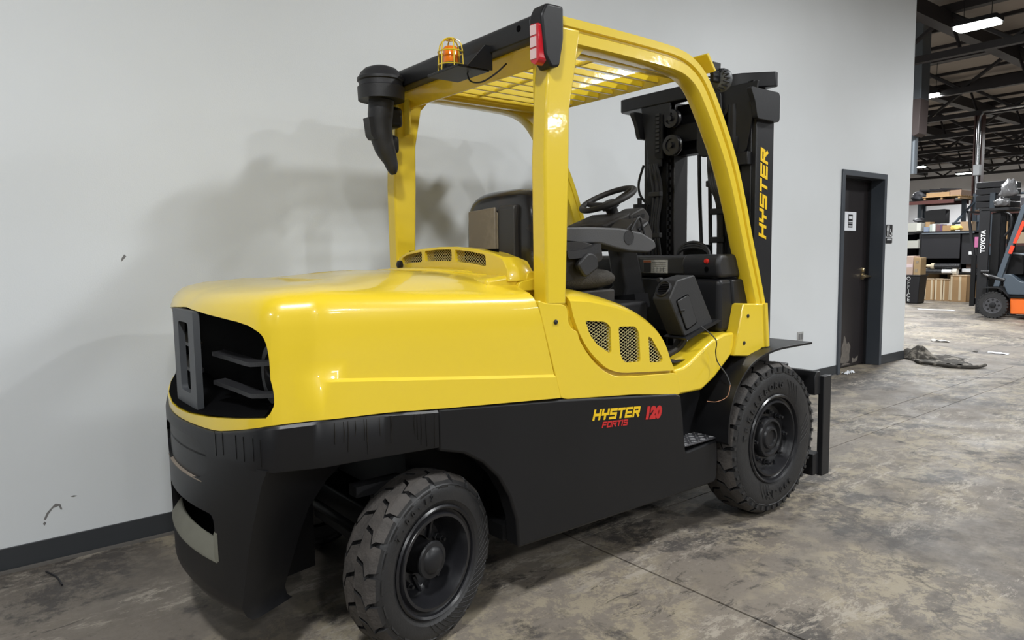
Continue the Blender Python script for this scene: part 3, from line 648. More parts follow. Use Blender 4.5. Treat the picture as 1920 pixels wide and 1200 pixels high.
obj('body', prismm([(4.60, .10), (4.61, .41), (3.4, .41), (3.3, .12)], 'x', 15.80, 16.95), ORANGE, f2, bevel=.02)
obj('step_sill', prismm([(4.64, .41), (4.66, .45), (3.3, .50), (3.3, .43)], 'x', 15.78, 16.97), DARK, f2, bevel=.006)
obj('side_cover', prismm(fillet([(4.66, .47), (4.80, .86), (4.62, .86), (4.46, .72), (3.4, .74), (3.4, .47)], .02, 2), 'x', 15.82, 16.93), SLATE, f2, bevel=.01)
obj('counterweight', prismm(fillet([(3.42, .30), (3.42, .95), (3.2, 1.0), (2.75, .9), (2.7, .35)], .08, 4), 'x', 15.85, 16.9), ORANGE, f2, bevel=.03)
bm = B(); pth = spline([(5.08, .60), (4.85, .615), (4.75, .585), (4.66, .50), (4.62, .44)], 4)
loft(bm, [[(15.74, p.x, p.y), (16.1, p.x, p.y), (16.1, p.x-.004, p.y-.025), (15.74, p.x-.004, p.y-.025)] for p in pth]); obj('fender', bm, BLK2, f2)
oh = empty('overhead_guard', (16.3, 4.3, .6), f2)
for x in (15.80, 16.88):
    obj('front_pillar', prismm([(4.90, .62), (4.80, .62), (4.42, 2.14), (4.34, 2.14), (4.45, 2.20), (4.50, 2.14)], 'x', x, x+.07), SLATE, oh, bevel=.006)
    obj('roof_rail', boxm(x, x+.07, 3.2, 4.46, 2.14, 2.20), SLATE, oh, bevel=.006)
    obj('rear_pillar', prismm([(3.2, .9), (3.3, .9), (3.45, 2.15), (3.35, 2.15)], 'x', x, x+.07), SLATE, oh)
for i in range(7): obj('slat', boxm(15.86, 16.9, 3.35+.16*i, 3.38+.16*i, 2.15, 2.18), SLATE, oh)
obj('marker_light', prismm(fillet([(4.605, 1.45), (4.555, 1.44), (4.42, 1.83), (4.47, 1.87)], .01, 2), 'x', 15.784, 15.80), REDL, oh)
obj('marker_light', prismm(fillet([(4.672, 1.255), (4.615, 1.245), (4.57, 1.39), (4.635, 1.41)], .01, 2), 'x', 15.784, 15.80), REDL, oh)
st2 = blob('seat', (16.3, 4.0, .95), (.28, .3, .35), DARK, None, None, 2, amp=.1); st2.parent = f2; st2.location = st2.location-WL[f2.name]
obj('cowl', prismm(fillet([(4.75, .85), (4.45, .85), (4.50, 1.22), (4.66, 1.26)], .04, 3), 'x', 15.95, 16.8), DARK, f2, bevel=.02)
bm = B(); c = Vector((16.3, 4.35, 1.30))
tube(bm, [c+Vector((.17*cos(a), .13*sin(a), .10*sin(a))) for a in [2*pi*i/24 for i in range(25)]], .014, 7, cap=False); tube(bm, [c, c+Vector((0, .2, -.3))], .02, 8)
obj('steering_wheel', bm, PLA, f2)
bm = B(); tube(bm, spline([(15.9, 4.62, 1.25), (15.86, 4.5, 1.24), (15.84, 4.36, 1.22)], 4), [.02, .02, .02, .02, .02, .02, .02, .02, .02], 8); obj('grab_handle', bm, GALV, f2)

# ============================================================ FLOOR LITTER
bm = B(); from mathutils import noise as NZ
def sheet(bm, pts, nx, ny, fz, th=.004):
    """quad patch pts=[p00,p10,p11,p01] (xy), height fz(u,v)"""
    V = []
    for i in range(nx+1):
        for j in range(ny+1):
            u = i/nx; v = j/ny
            x = (pts[0][0]*(1-u)+pts[1][0]*u)*(1-v)+(pts[3][0]*(1-u)+pts[2][0]*u)*v; y = (pts[0][1]*(1-u)+pts[1][1]*u)*(1-v)+(pts[3][1]*(1-u)+pts[2][1]*u)*v
            V.append(bm.verts.new((x, y, fz(u, v))))
    for i in range(nx):
        for j in range(ny): bm.faces.new((V[i*(ny+1)+j], V[(i+1)*(ny+1)+j], V[(i+1)*(ny+1)+j+1], V[i*(ny+1)+j+1]))
sheet(bm, [(9.40, 3.95), (9.95, 3.55), (9.75, 3.25), (9.30, 3.75)], 22, 14, lambda u, v: .012+.17*max(0, sin(pi*min(1, u*1.9))*sin(pi*v))**.7*(.7+.6*NZ.noise(Vector((u*5, v*4, 0))))+.02*abs(NZ.noise(Vector((u*12, v*9, 2)))))
sheet(bm, [(9.25, 3.72), (9.75, 3.35), (9.15, 2.95), (9.05, 3.40)], 20, 12, lambda u, v: .006+.05*abs(NZ.noise(Vector((u*4+3, v*5, 1)))))
tag(obj('crumpled_rag', bm, CLOTH, smooth=180, recalc=False), 'crumpled dark cloth lying on the floor at the wall end', 'cloth')
bm = B(); tube(bm, spline([(9.12, 3.60, .02), (9.0, 3.42, .025), (9.0, 3.15, .02), (9.12, 2.97, .02), (9.3, 2.92, .03)], 5), .02, 8)
tag(obj('strap', bm, CLOTH), 'dark rolled strap trailing from the rag on the floor', 'strap')
def scrap(x, y, sx, sy, rot, label, m=PAPER, seed=0, h=.02):
    bm = B(); R = Matrix.Rotation(rot, 2); P = [(R @ Vector(q)) for q in ((-sx, -sy), (sx, -sy*.7), (sx*.8, sy), (-sx*.9, sy*.8))]
    sheet(bm, [(x+p.x, y+p.y) for p in P], 8, 5, lambda u, v: .004+h*abs(NZ.noise(Vector((u*4+seed, v*3, seed)))))
    tag(obj('paper_scrap', bm, m, smooth=180, recalc=False), label, 'litter')
scrap(11.4, 4.17, .07, .12, .4, 'crumpled paper scrap on the floor past the rag', seed=1, h=.06, m=mat('grey_paper', (.45, .43, .40), .8))
scrap(10.65, 3.2, .05, .15, -.3, 'torn white paper strip on the floor in front of the orange forklift', seed=2)
scrap(7.80, 3.78, .10, .04, .0, 'shredded white paper at the foot of the door frame', seed=3, h=.05)
scrap(17.16, 6.4, .12, .40, .15, 'flat white sheet on the floor before the cartons', seed=4, h=.004)
scrap(10.6, 4.35-.9, .03, .03, 0, 'tiny dark scrap on the floor beside the strap', m=CLOTH, seed=5)
scrap(1.02, 3.25, .012, .05, .3, 'tiny bright scrap on the floor near the wall left of the counterweight', seed=6, h=.01)
bm = B(); tube(bm, spline([(.245, 3.70, .006), (.275, 3.60, .008), (.285, 3.50, .006)], 4), .004, 6)
tag(obj('rubber_strip', bm, INK), 'thin black strip on the floor below the wall base at far left', 'litter')

# ============================================================ THE YELLOW FORKLIFT
YC = 2.67
FK = empty('forklift', (2.1, YC, 0)); tag(FK, 'big glossy yellow and black forklift parked along the pale wall', 'forklift')
def mir(pts): return [(x, 2*YC-y) for x, y in pts]
# ---- counterweight: yellow upper shell
def lerp(x, xs, ys):
    if x <= xs[0]: return ys[0]
    for a, b, c, d in zip(xs, xs[1:], ys, ys[1:]):
        if x <= b: return c+(d-c)*(x-a)/(b-a)
    return ys[-1]
def Xr(y): return .60+.40*(YC-y)**2
REAR = [(Xr(y), y) for y in [YC-.0425*i for i in range(13)]]
COR = [(.737, 2.108), (.765, 2.096), (.795, 2.083), (.822, 2.071), (.842, 2.0615), (.858, 2.0545), (.876, 2.0508)]
NS = 16
def Xf(z): return lerp(z, [.821, 1.225, 1.30], [1.862, 1.750, 1.74])
def cols():
    c = [('r', x, y) for x, y in REAR]+[('c', x, y) for x, y in COR]+[('s', i/NS, 2.05) for i in range(NS+1)]
    return c
def ring(zf, off=0.0, inset=0.0, lean=0.0, full=True):
    out = []
    for kind, a, y in cols():
        if kind == 's':
            x = .91+(Xf(1.0)-.91)*a; z = zf(kind, x, y); x = .91+(Xf(z)-.91)*a
        else: x = a; z = zf(kind, x, y)
        o = off if kind == 's' else (off*max(0, (x-.80)/.11) if kind == 'c' else 0)
        tx = max(x, 1.15); d = Vector((tx-x, YC-y)); L = d.length or 1; d /= L
        q = Vector((x, y))+d*(inset-o)
        if kind == 'r': q.x += lean*(.35+.65*(1-abs(YC-y)/.55))
        if kind == 'c': q.x += lean*.35*max(0, (.885-x)/.15)
        out.append((q.x, q.y, z))
    left = [(x, 2*YC-y, z) for x, y, z in out[1:]][::-1]
    return left+out
def zb(k, x, y):
    if k == 's' or k == 'c': return lerp(x, [.72, .86, 1.10, 1.29, 1.865], [.886, .895, .884, .866, .821])
    return lerp(abs(y-YC), [0, .32, .45, .55], [.840, .840, .862, .884])
def zc(k, x, y): return lerp(x, [.6, .844, 1.852], [1.03, 1.022, .913])
def ze(k, x, y): return lerp(x, [.6, .88, 1.75], [1.250, 1.258, 1.222])
def rise(x):
    t = max(0, min(1, (x-.85)/.65)); return .048*t*t*(3-2*t)
rings = [ring(zb, .010), ring(lambda *a: zc(*a)-.006, .010), ring(lambda *a: zc(*a)+.004, 0), ring(lambda *a: 1.08, 0, 0, .012), ring(lambda *a: ze(*a)-.075, 0, .0, .03),
         ring(lambda *a: ze(*a)-.035, 0, .003, .04), ring(lambda *a: ze(*a)-.010, 0, .010, .045), ring(lambda *a: ze(*a)+.010, 0, .024, .05), ring(lambda *a: ze(*a)+.024, 0, .045, .05), ring(lambda *a: ze(*a)+.033, 0, .075, .05), ring(lambda *a: ze(*a)+.044+.25*rise(a[1]), 0, .13, .05), ring(lambda *a: ze(*a)+.052+.7*rise(a[1]), 0, .25, .05), ring(lambda *a: ze(*a)+.054+rise(a[1]), 0, .42, .05)]
bm = B(); loft(bm, rings)
cw = obj('counterweight', bm, YEL, FK, smooth=40)
OPN = [(YC, 1.226), (2.50, 1.218), (2.35, 1.208), (2.25, 1.199)]+[tuple(q) for q in spline([(2.19, 1.189), (2.15, 1.172), (2.128, 1.145), (2.116, 1.10), (2.109, 1.04), (2.105, .98), (2.108, .935), (2.128, .908)], 4)]+[(2.25, .893), (2.40, .879), (2.55, .870), (YC, .868)]
OPF = OPN+[(2*YC-y, z) for y, z in OPN[::-1][1:-1]]
cb = B(); prism(cb, OPF, 'x', .3, .81); boolean(cw, cb)
tag(cw, 'yellow upper counterweight and hood with a dark rear opening')
# black liner of the opening
bm = B()
def liner(poly, x1):
    n = len(poly); A = []; C2 = []
    cy = YC; cz = 1.03
    for y, z in poly:
        yy = cy+(y-cy)*.994; zz = cz+(z-cz)*.988+(.004 if z < .95 else 0)
        A.append(bm.verts.new((Xr(min(y, 2*YC-y) if y <= YC else 2*YC-y)+(.003 if z < .95 else .016+.05*max(0, z-.97)/.25), yy, zz))); C2.append(bm.verts.new((x1, yy, zz+(.030 if z < .95 else 0))))
    for i in range(n): bm.faces.new((A[i], A[(i+1) % n], C2[(i+1) % n], C2[i]))
    bm.faces.new(C2)
liner(OPF, .805)
obj('opening_liner', bm, INNERD, cw, recalc=False)
# centre post with a window
PX = .632
bm = B()
prism(bm, fillet([(2.535, .865), (2.535, 1.218), (2.805, 1.218), (2.805, .865)], .008, 2), 'x', PX, PX+.022)
post = obj('centre_post', bm, mat('grey_satin_paint', (.060, .064, .070), .45), cw)
cb = B(); prism(cb, fillet([(2.605, .925), (2.605, 1.175), (2.735, 1.175), (2.735, .925)], .02, 4), 'x', PX-.1, PX+.3); boolean(post, cb)
for z0 in (1.075, .975):
    for s in (1, -1):
        bm = B(); R = []
        for k in range(9):
            u = k/8; y = 2.54-.425*u; x = max(.70+.03*sin(pi*u), Xr(y)+.045); z = z0-.022*sin(pi*min(1, u*.8))+.022*u
            yy_ = y if s > 0 else 2*YC-y; R.append([(x-.010, yy_, z), (x+.030, yy_, z+.004), (x+.030, yy_, z-.008), (x-.010, yy_, z-.014)])
        loft(bm, R); obj('louvre', bm, PLA, cw)
# inner fan-shaped duct behind the louvres
bm = B(); lathe(bm, [(0, .10), (.02, .095), (.02, .07), (0, .065)], Matrix.Translation((.79, 2.19, 1.03)) @ Matrix(((0, 0, -1), (0, 1, 0), (1, 0, 0))).to_4x4(), 28)
obj('duct_ring', bm, PLA, cw)
# ---- black lower counterweight
def ringlow(z, E, dep, front):
    """plan ring at height z; E = y where the outer face ends, then a recessed face"""
    out = []
    ys = [YC-(YC-E)*i/10 for i in range(11)]
    tuck = lerp(z, [.218, .24, .27, .9], [.045, .018, .004, 0])
    for y in ys: out.append((Xr(y)-.0118+tuck*(1-.2*abs(YC-y)), y, z))
    x0 = out[-1][0]
    out += [(x0+.025, E+.004, z), (x0+dep*.5, E+.03, z), (x0+dep, E+.07, z), (x0+dep-.03, E+.22, z), (1.02, YC-.15, z)]
    return [(x, 2*YC-y, zz) for x, y, zz in out[1:]][::-1]+out
bm = B()
rs_ = [ringlow(z, lerp(z, [.23, .5, .70, .745], [2.262, 2.20, 2.135, 2.112]), lerp(z, [.23, .6, .74], [.16, .22, .34]), 0) for z in (.218, .235, .27, .30, .36, .45, .55, .64, .70, .735, .748)]
loft(bm, rs_)
cwl = obj('lower_counterweight', bm, BLK, FK, smooth=40)
bm = B()
# upper band with the side skirts
def ringup(zf, off):
    out = []
    for kind, a, y in cols():
        if kind == 's': x = .91+(1.287-.91)*a
        else: x = a
        d = Vector((max(x, 1.15)-x, YC-y)); d.normalize(); q = Vector((x, y))-d*off
        if kind == 'r' and off > .009: q = Vector((x-.0118, y))
        out.append((q.x, q.y, zf(kind, x, y)))
    return [(x, 2*YC-y, z) for x, y, z in out[1:]][::-1]+out
zskb = lambda k, x, y: lerp(x, [.6, .70, .86, 1.0, 1.29], [.74, .741, .745, .742, .731])
loft(bm, [ringup(zskb, .010), ringup(lambda *a: zskb(*a)+.006, .012), ringup(lambda *a: zb(*a)-.012, .013), ringup(lambda *a: zb(*a)-.003, .006), ringup(lambda *a: zb(*a)+.001, -.01)])
cwu = obj('counterweight_band', bm, BLK, FK, smooth=40)
# recessed pocket and tow slot in the rear face
for q_ in (cwl, cwu):
    cb = B(); loft(cb, [[(.3, y, .655+.05*abs((y-YC)/.265)**6), (Xr(y)-.0118+.011, y, .655+.05*abs((y-YC)/.265)**6), (Xr(y)-.0118+.011, y, .800-.04*abs((y-YC)/.265)**6), (.3, y, .800-.04*abs((y-YC)/.265)**6)] for y in [YC-.265+.53*i/28 for i in range(29)]]); boolean(q_, cb)
cb = B(); prism(cb, fillet([(2.37, .40), (2.385, .555), (2.95, .555), (2.97, .40)], .03, 4), 'x', .3, .80); boolean(cwl, cb)
tag(cwl, 'black lower half of the counterweight with dusty tow slot and paint drips')
SLOTD = mat('dusty_slot_paint', (.13, .127, .10), .8, noise=(8, .25))
def curved(name, y0, y1, sec, m, n=12):
    """strip following the rear curve; sec = [(depth behind the surface, z)]"""
    bm = B(); loft(bm, [[(Xr(y)-.0118+d, y, z) for d, z in sec] for y in [y0+(y1-y0)*i/n for i in range(n+1)]]); return obj(name, bm, m, cwl)
curved('slot_ledge', 2.373, 2.967, [(-.0006, .394), (.0, .405), (.035, .452), (.040, .452), (.040, .394)], SLOTD)
curved('slot_side', 2.366, 2.384, [(-.0004, .40), (-.0004, .49), (.02, .53), (.035, .53), (.035, .40)], SLOTD, 1)
bm = B(); tube(bm, [(.71, 2.52, .38), (.71, 2.52, .56)], .022, 12); obj('tow_pin', bm, BLK2, cwl)
curved('pocket_ledge', 2.45, 2.89, [(.0002, .6535), (.0002, .6565), (.011, .6575), (.011, .6535)], mat('pocket_ledge', (.20, .165, .13), .9))  # pale strip along the lower edge of the pocket
# paint drips down the skirt: thin raised runs
random.seed(3)
DRIP = mat('wet_black_paint', (.002, .002, .002), .06)
for x in (.905, .95, .975, 1.005, 1.015, 1.06, 1.10, 1.105, 1.19, 1.20, 1.215, 1.235, 1.27, .935):
    L_ = random.uniform(.05, .13); zt = zb('s', x, 0)-.012; yb_ = 2.0375; bm = B()
    tube(bm, [(x, yb_, zt), (x+random.uniform(-.002, .002), yb_-.0002, zt-L_*.5), (x+random.uniform(-.003, .003), yb_-.0004, zt-L_)], [.0010, .0016, .0008], 6); obj('paint_drip', bm, DRIP, cwu)
for y in (2.13, 2.16, 2.20, 2.235, 2.30, 2.34):
    bm = B(); tube(bm, [(Xr(y)-.0127, y, .845), (Xr(y)-.0127, y, .845-random.uniform(.06, .10))], .0010, 6); obj('paint_drip', bm, DRIP, cwu)
# ---- chassis side (both sides)
def arch(cx, cz, r, a0, a1, n=10): return [(cx+r*cos(radians(a0+(a1-a0)*i/n)), cz+r*sin(radians(a0+(a1-a0)*i/n))) for i in range(n+1)]
CH = [(1.291, .866), (1.45, .853), (1.87, .817), (2.3, .772), (2.585, .742), (2.622, .728), (2.640, .62), (2.656, .478), (2.662, .455), (2.675, .453), (2.905, .468), (2.912, .36), (2.905, .27), (2.885, .256), (2.2, .262), (1.640, .268)]
CH += [(1.632, .38), (1.60, .48), (1.55, .565), (1.48, .635), (1.40, .685), (1.291, .715)]
for s in (0, 1):
    y0, y1 = (2.045, 2.125) if s == 0 else (2*YC-2.125, 2*YC-2.045)
    o = obj('chassis_side', prismm(CH, 'y', y0, y1), BLK, FK, bevel=.010, seg=3)
obj('chassis_core', prismm([(1.30, .70), (1.30, .45), (1.66, .30), (3.0, .30), (3.2, .50), (3.2, .80), (2.2, .80), (1.4, .85)], 'y', 2.30, 3.04), DARK, FK)
bm = B(); box(bm, 1.62, 2.9, 2.12, 3.22, .28, .34); box(bm, 1.66, 1.70, 2.12, 3.22, .3, .8); obj('belly_plate', bm, DARK, FK)
bm = B(); tube(bm, [(1.28, 2.2, .33), (1.28, 3.14, .33)], .06, 14); box(bm, 1.20, 1.36, 2.38, 2.96, .24, .42); tube(bm, [(1.14, 2.26, .36), (1.14, 3.08, .36)], .02, 8); obj('steer_axle', bm, DARK, FK, bevel=.01)
for y in (2.34, 3.0):
    bm = B(); tube(bm, [(1.22, y, .2), (1.22, y, .52)], .045, 12); box(bm, 1.10, 1.30, y-.03, y+.03, .52, .56); obj('king_pin', bm, PLA, FK)
bm = B(); tube(bm, [(3.345, 2.2, .405), (3.345, 3.14, .405)], .10, 18); box(bm, 3.2, 3.5, 2.4, 2.94, .25, .6); obj('drive_axle', bm, DARK, FK, bevel=.01)
# step plate with raised diamonds
for s in (0, 1):
    f = (lambda y: y) if s == 0 else (lambda y: 2*YC-y)
    ya, yb = sorted((f(2.048), f(2.30)))
    sp = obj('step_plate', boxm(2.655, 2.935, ya, yb, .474, .484), DIAM, FK, bevel=.003)
    bm = B()
    for i in range(8):
        for j in range(7):
            x = 2.675+.034*i; y = 2.062+.034*j; a = pi/4 if (i+j) % 2 else -pi/4
            M_ = Matrix.Translation((x, f(y), .484)) @ Matrix.Rotation(a, 4, 'Z')
            q = [(-.014, 0, 0), (0, -.0045, 0), (.014, 0, 0), (0, .0045, 0)]
            lo = [bm.verts.new(M_ @ Vector(p)) for p in q]; hi = [bm.verts.new(M_ @ Vector((p[0]*.6, p[1]*.6, .004))) for p in q]
            bm.faces.new(hi)
            for k in range(4): bm.faces.new((lo[k], lo[(k+1) % 4], hi[(k+1) % 4], hi[k]))
    tag(obj('diamond_stud', bm, mat('worn_stud_grey', (.16, .16, .165), .35), sp), kind='stuff')
    obj('step_wall', prismm([(2.62, .78), (2.645, .48), (2.95, .48), (2.93, .80)], 'y', *sorted((f(2.20), f(2.31)))), BLK, FK)
# ---- engine cover ahead of the hood, between the pillars
bm = B(); prism(bm, [(1.60, 1.15), (1.60, 1.302), (1.80, 1.325), (1.93, 1.310), (1.97, 1.26), (1.99, 1.10)], 'y', 2.17, 3.17)
ec = obj('engine_cover', bm, YEL, FK, bevel=.015, seg=3)
bm = B(); prism(bm, fillet([(1.74, 1.25), (1.745, 1.285), (1.84, 1.300), (1.92, 1.295), (1.95, 1.25)], .015, 3), 'y', 2.15, 2.30); prism(bm, fillet([(1.79, 1.29), (1.80, 1.325), (1.90, 1.325), (1.92, 1.29)], .015, 3), 'y', 2.16, 2.40); obj('hinge_flange', bm, YEL, ec, bevel=.008)
# ridge lines on the hood behind the grille
bm = B(); tube(bm, spline([(1.58, 3.0, 1.325), (1.56, 2.72, 1.332), (1.62, 2.45, 1.325), (1.74, 2.25, 1.300)], 6), .007, 8); tube(bm, spline([(1.66, 3.03, 1.328), (1.64, 2.72, 1.333), (1.70, 2.42, 1.322), (1.80, 2.30, 1.305)], 6), .008, 8)
obj('hood_ridge', bm, YEL, ec, smooth=80)
bm = B()
AR = [(3.035, 1.29), (3.03, 1.352), (3.01, 1.388), (2.95, 1.409), (2.82, 1.424), (2.67, 1.431), (2.52, 1.430), (2.38, 1.418), (2.27, 1.402), (2.20, 1.385), (2.165, 1.34), (2.16, 1.29)]
def arr(x, dz, sc): return [(x, YC-.07+(y-YC+.07)*sc, z-dz if z > 1.3 else z) for y, z in AR]
loft(bm, [arr(1.700, 0.006, .995), arr(1.708, 0, 1), arr(1.78, .002, 1.0), arr(1.84, .02, .97), arr(1.88, .06, .93)])
gh = obj('grille_housing', bm, YEL, FK, bevel=.004, smooth=40)
GO = [fillet(p, .012, 3) for p in ([(2.985, 1.352), (2.98, 1.383), (2.93, 1.398), (2.80, 1.412), (2.80, 1.365), (2.9, 1.36)], [(2.775, 1.367), (2.775, 1.414), (2.66, 1.419), (2.555, 1.418), (2.555, 1.368), (2.66, 1.37)], [(2.53, 1.367), (2.53, 1.417), (2.42, 1.409), (2.31, 1.394), (2.305, 1.347), (2.42, 1.360)])]
cb = B()
for p in GO: prism(cb, p, 'x', 1.6, 1.76)
boolean(gh, cb)
def meshwork(name, poly, axis, w, pitch, ang, r, m, parent, back=None):
    """diagonal strands clipped to the polygon, on plane axis=w"""
    bm = B()
    def P(u, v, d=0): return (w+d, u, v) if axis == 'x' else (u, w+d, v)
    for sgn in (1, -1):
        a = ang*sgn; d = Vector((cos(a), sin(a))); n = Vector((-d.y, d.x))
        pr = [Vector(p).dot(n) for p in poly]; c = math.floor(min(pr)/pitch)*pitch
        while c < max(pr):
            ts = []
            for i in range(len(poly)):
                p, q = Vector(poly[i]), Vector(poly[(i+1) % len(poly)]); a1, b1 = p.dot(n)-c, q.dot(n)-c
                if (a1 < 0) != (b1 < 0): ts.append((p+(q-p)*(a1/(a1-b1))).dot(d))
            ts.sort()
            for t0, t1 in zip(ts[::2], ts[1::2]):
                A = n*c+d*t0; C = n*c+d*t1
                if t1-t0 > .002: tube(bm, [P(A.x, A.y, .001*sgn), P(C.x, C.y, .001*sgn)], r, 4, cap=False)
            c += pitch
    return tag(obj(name, bm, m, parent), 'expanded metal mesh', kind='stuff')
MESHM = mat('pale_mesh_metal', (.60, .52, .26), .4, metal=.2)
for p in GO:
    meshwork('grille_mesh', p, 'x', 1.714, .0105, radians(35), .0012, MESHM, gh)
obj('grille_backing', boxm(1.752, 1.756, 2.29, 3.0, 1.34, 1.418), INNERD, gh)
bm = B(); lathe(bm, [(0, .02), (.015, .02), (.02, .012), (.02, 0)], Matrix.Translation((1.685, 2.965, 1.352)) @ Matrix(((0, 0, -1), (0, 1, 0), (1, 0, 0))).to_4x4(), 12); obj('hood_latch', bm, BLK2, gh)
# ---- side panels (right and left)
LP = [(1.752, 1.222), (1.790, 1.205), (1.910, 1.192), (1.915, 1.12), (1.935, 1.092), (1.965, 1.082), (1.975, 1.045), (2.02, .985), (2.075, .93), (2.14, .888), (2.20, .868), (2.30, .858), (2.600, .838), (2.622, .74), (2.612, .733), (2.3, .776), (1.90, .812), (1.872, .822), (1.868, .83)]
VP = [(1.925, 1.205), (2.02, 1.197), (2.11, 1.181), (2.21, 1.156), (2.305, 1.125), (2.39, 1.085), (2.464, 1.035), (2.515, .975), (2.548, .91), (2.580, .853), (2.555, .853), (2.28, .876), (2.20, .888), (2.135, .912), (2.075, .956), (2.02, 1.01), (1.975, 1.075), (1.945, 1.14)]
LP = fillet(LP, .03, 3)
VT = [tuple(q) for q in spline(VP[:10], 3)]; VP = VT+[tuple(q) for q in spline(VP[10:], 3)]
V1 = fillet([(2.009, 1.121), (2.13, 1.108), (2.159, 1.082), (2.163, .978), (2.15, .974), (2.08, 1.015), (2.035, 1.06)], [.012, .02, .012, .008, .008, .01, .02], 4)
V2 = fillet([(2.206, 1.082), (2.312, 1.076), (2.338, 1.045), (2.346, .917), (2.245, .922), (2.216, .958)], [.012, .02, .02, .012, .02, .02], 4)
V3 = fillet([(2.398, 1.023), (2.418, 1.016), (2.498, .915), (2.488, .899), (2.407, .907)], [.006, .008, .012, .008, .01], 4)
for s in (0, 1):
    sg = 1 if s == 0 else -1
    f = (lambda y: y) if s == 0 else (lambda y: 2*YC-y)
    lp = obj('lower_side_panel', prismm(LP, 'y', *sorted((f(2.05), f(2.11)))), YEL, FK, bevel=.006)
    bm = B(); lathe(bm, [(-.004, .010), (.002, .010), (.006, .006), (.006, 0)], Matrix.Translation((1.845, f(2.048), 1.128)) @ (AX_Y if s == 0 else Matrix.Rotation(pi, 4, 'Z') @ AX_Y), 12); obj('bolt', bm, INK, lp)
    # vented panel: outer face plus a top that rolls inwards
    bm = B(); n = len(VP); top = VP[:10]
    R0 = [(x, f(2.052), z) for x, z in VP]
    def inn(x, z, d, up):  # roll inward
        w_ = max(0, min(1, (z-.86)/.10)); return (x+.0*d, f(2.052+d), z+up*w_)
    rings_ = [R0]
    topset = set(range(0, len(VT)))
    for d, up in ((.012, .012), (.035, .026), (.07, .038), (.13, .050), (.20, .056)):
        rr_ = []
        for i, (x, z) in enumerate(VP):
            if i in topset: rr_.append(inn(x+.06*d*(i > 15), z, d, up))
            else: rr_.append((x, f(2.052+min(d, .02)), z))
        rings_.append(rr_)
    loft(bm, rings_)
    vp = obj('vented_side_panel', bm, YEL, FK, smooth=40)
    cb = B()
    for V in (V1, V2, V3): prism(cb, V, 'y', *sorted((f(2.0), f(2.075))))
    boolean(vp, cb)
    for V in (V1, V2, V3):
        meshwork('vent_mesh', V, 'y', f(2.060), .0125, radians(27), .0013, MESHM, vp)
        bm = B(); vs = [bm.verts.new((x, f(2.0735), z)) for x, z in V]; bm.faces.new(vs)
        o = obj('vent_backing', bm, INNERD, vp, recalc=False)
    # recessed strip between the two panels
    RC = [(1.80, 1.19), (1.925, 1.195), (2.0, 1.10), (2.1, .96), (2.25, .90), (2.57, .88), (2.59, .80), (2.2, .82), (1.95, .95), (1.85, 1.1)]
    obj('recess_strip', prismm(RC, 'y', *sorted((f(2.0755), f(2.105)))), YEL, lp)
    # yellow sill ahead of the step-in
    SL = [(2.590, .850), (2.66, .856), (2.71, .875), (2.80, .925), (2.88, .963), (2.98, .988), (3.06, .988), (3.07, .90), (3.0, .845), (2.90, .775), (2.80, .728), (2.625, .728)]
    si = obj('cab_sill', prismm(SL, 'y', *sorted((f(2.062), f(2.20)))), YEL, FK, bevel=.012, seg=3)
    obj('sill_underside', prismm([(2.62, .728), (2.80, .728), (2.93, .79), (2.93, .48), (2.66, .48)], 'y', *sorted((f(2.17), f(2.22)))), BLK, FK)
    # foot of the front leg
    FT = [(3.11, 1.130), (3.320, 1.118), (3.352, .900), (3.335, .884), (3.285, .888), (3.20, .856), (3.150, .858), (3.035, .872), (3.075, 1.0)]
    ft = obj('guard_foot', prismm(FT, 'y', *sorted((f(2.045), f(2.12)))), YEL, FK, bevel=.006)
    bm = B(); tube(bm, [(3.30, f(2.048), 1.12), (3.325, f(2.048), .895)], .018, 8); obj('foot_rib', bm, YEL, ft)
    for (x, z) in ((3.15, 1.065), (3.12, .93)):
        bm = B(); lathe(bm, [(-.004, .010), (.002, .010), (.004, .006), (.004, 0)], Matrix.Translation((x, f(2.044), z)) @ (AX_Y if s == 0 else Matrix.Rotation(pi, 4, 'Z') @ AX_Y), 12); obj('bolt', bm, INK, ft)
    # fender over the front tyre
    pth = spline([(2.895, .465), (2.897, .56), (2.925, .66), (2.98, .75), (3.06, .82), (3.17, .865), (3.30, .888), (3.45, .893), (3.66, .893)], 5)
    bm = B(); ya, yb = sorted((f(1.975), f(2.25)))
    loft(bm, [[(p.x, ya, p.y), (p.x, yb, p.y), (p.x+(.010 if i < 14 else 0), yb, p.y-.012), (p.x+(.010 if i < 14 else 0), ya, p.y-.012)] for i, p in enumerate(pth)])
    prism(bm, [(3.05, .82), (3.30, .884), (3.62, .886), (3.62, .80), (3.30, .70)], 'y', *sorted((f(2.24), f(2.255))))
    obj('fender', bm, BLK, FK, bevel=.003, smooth=50)
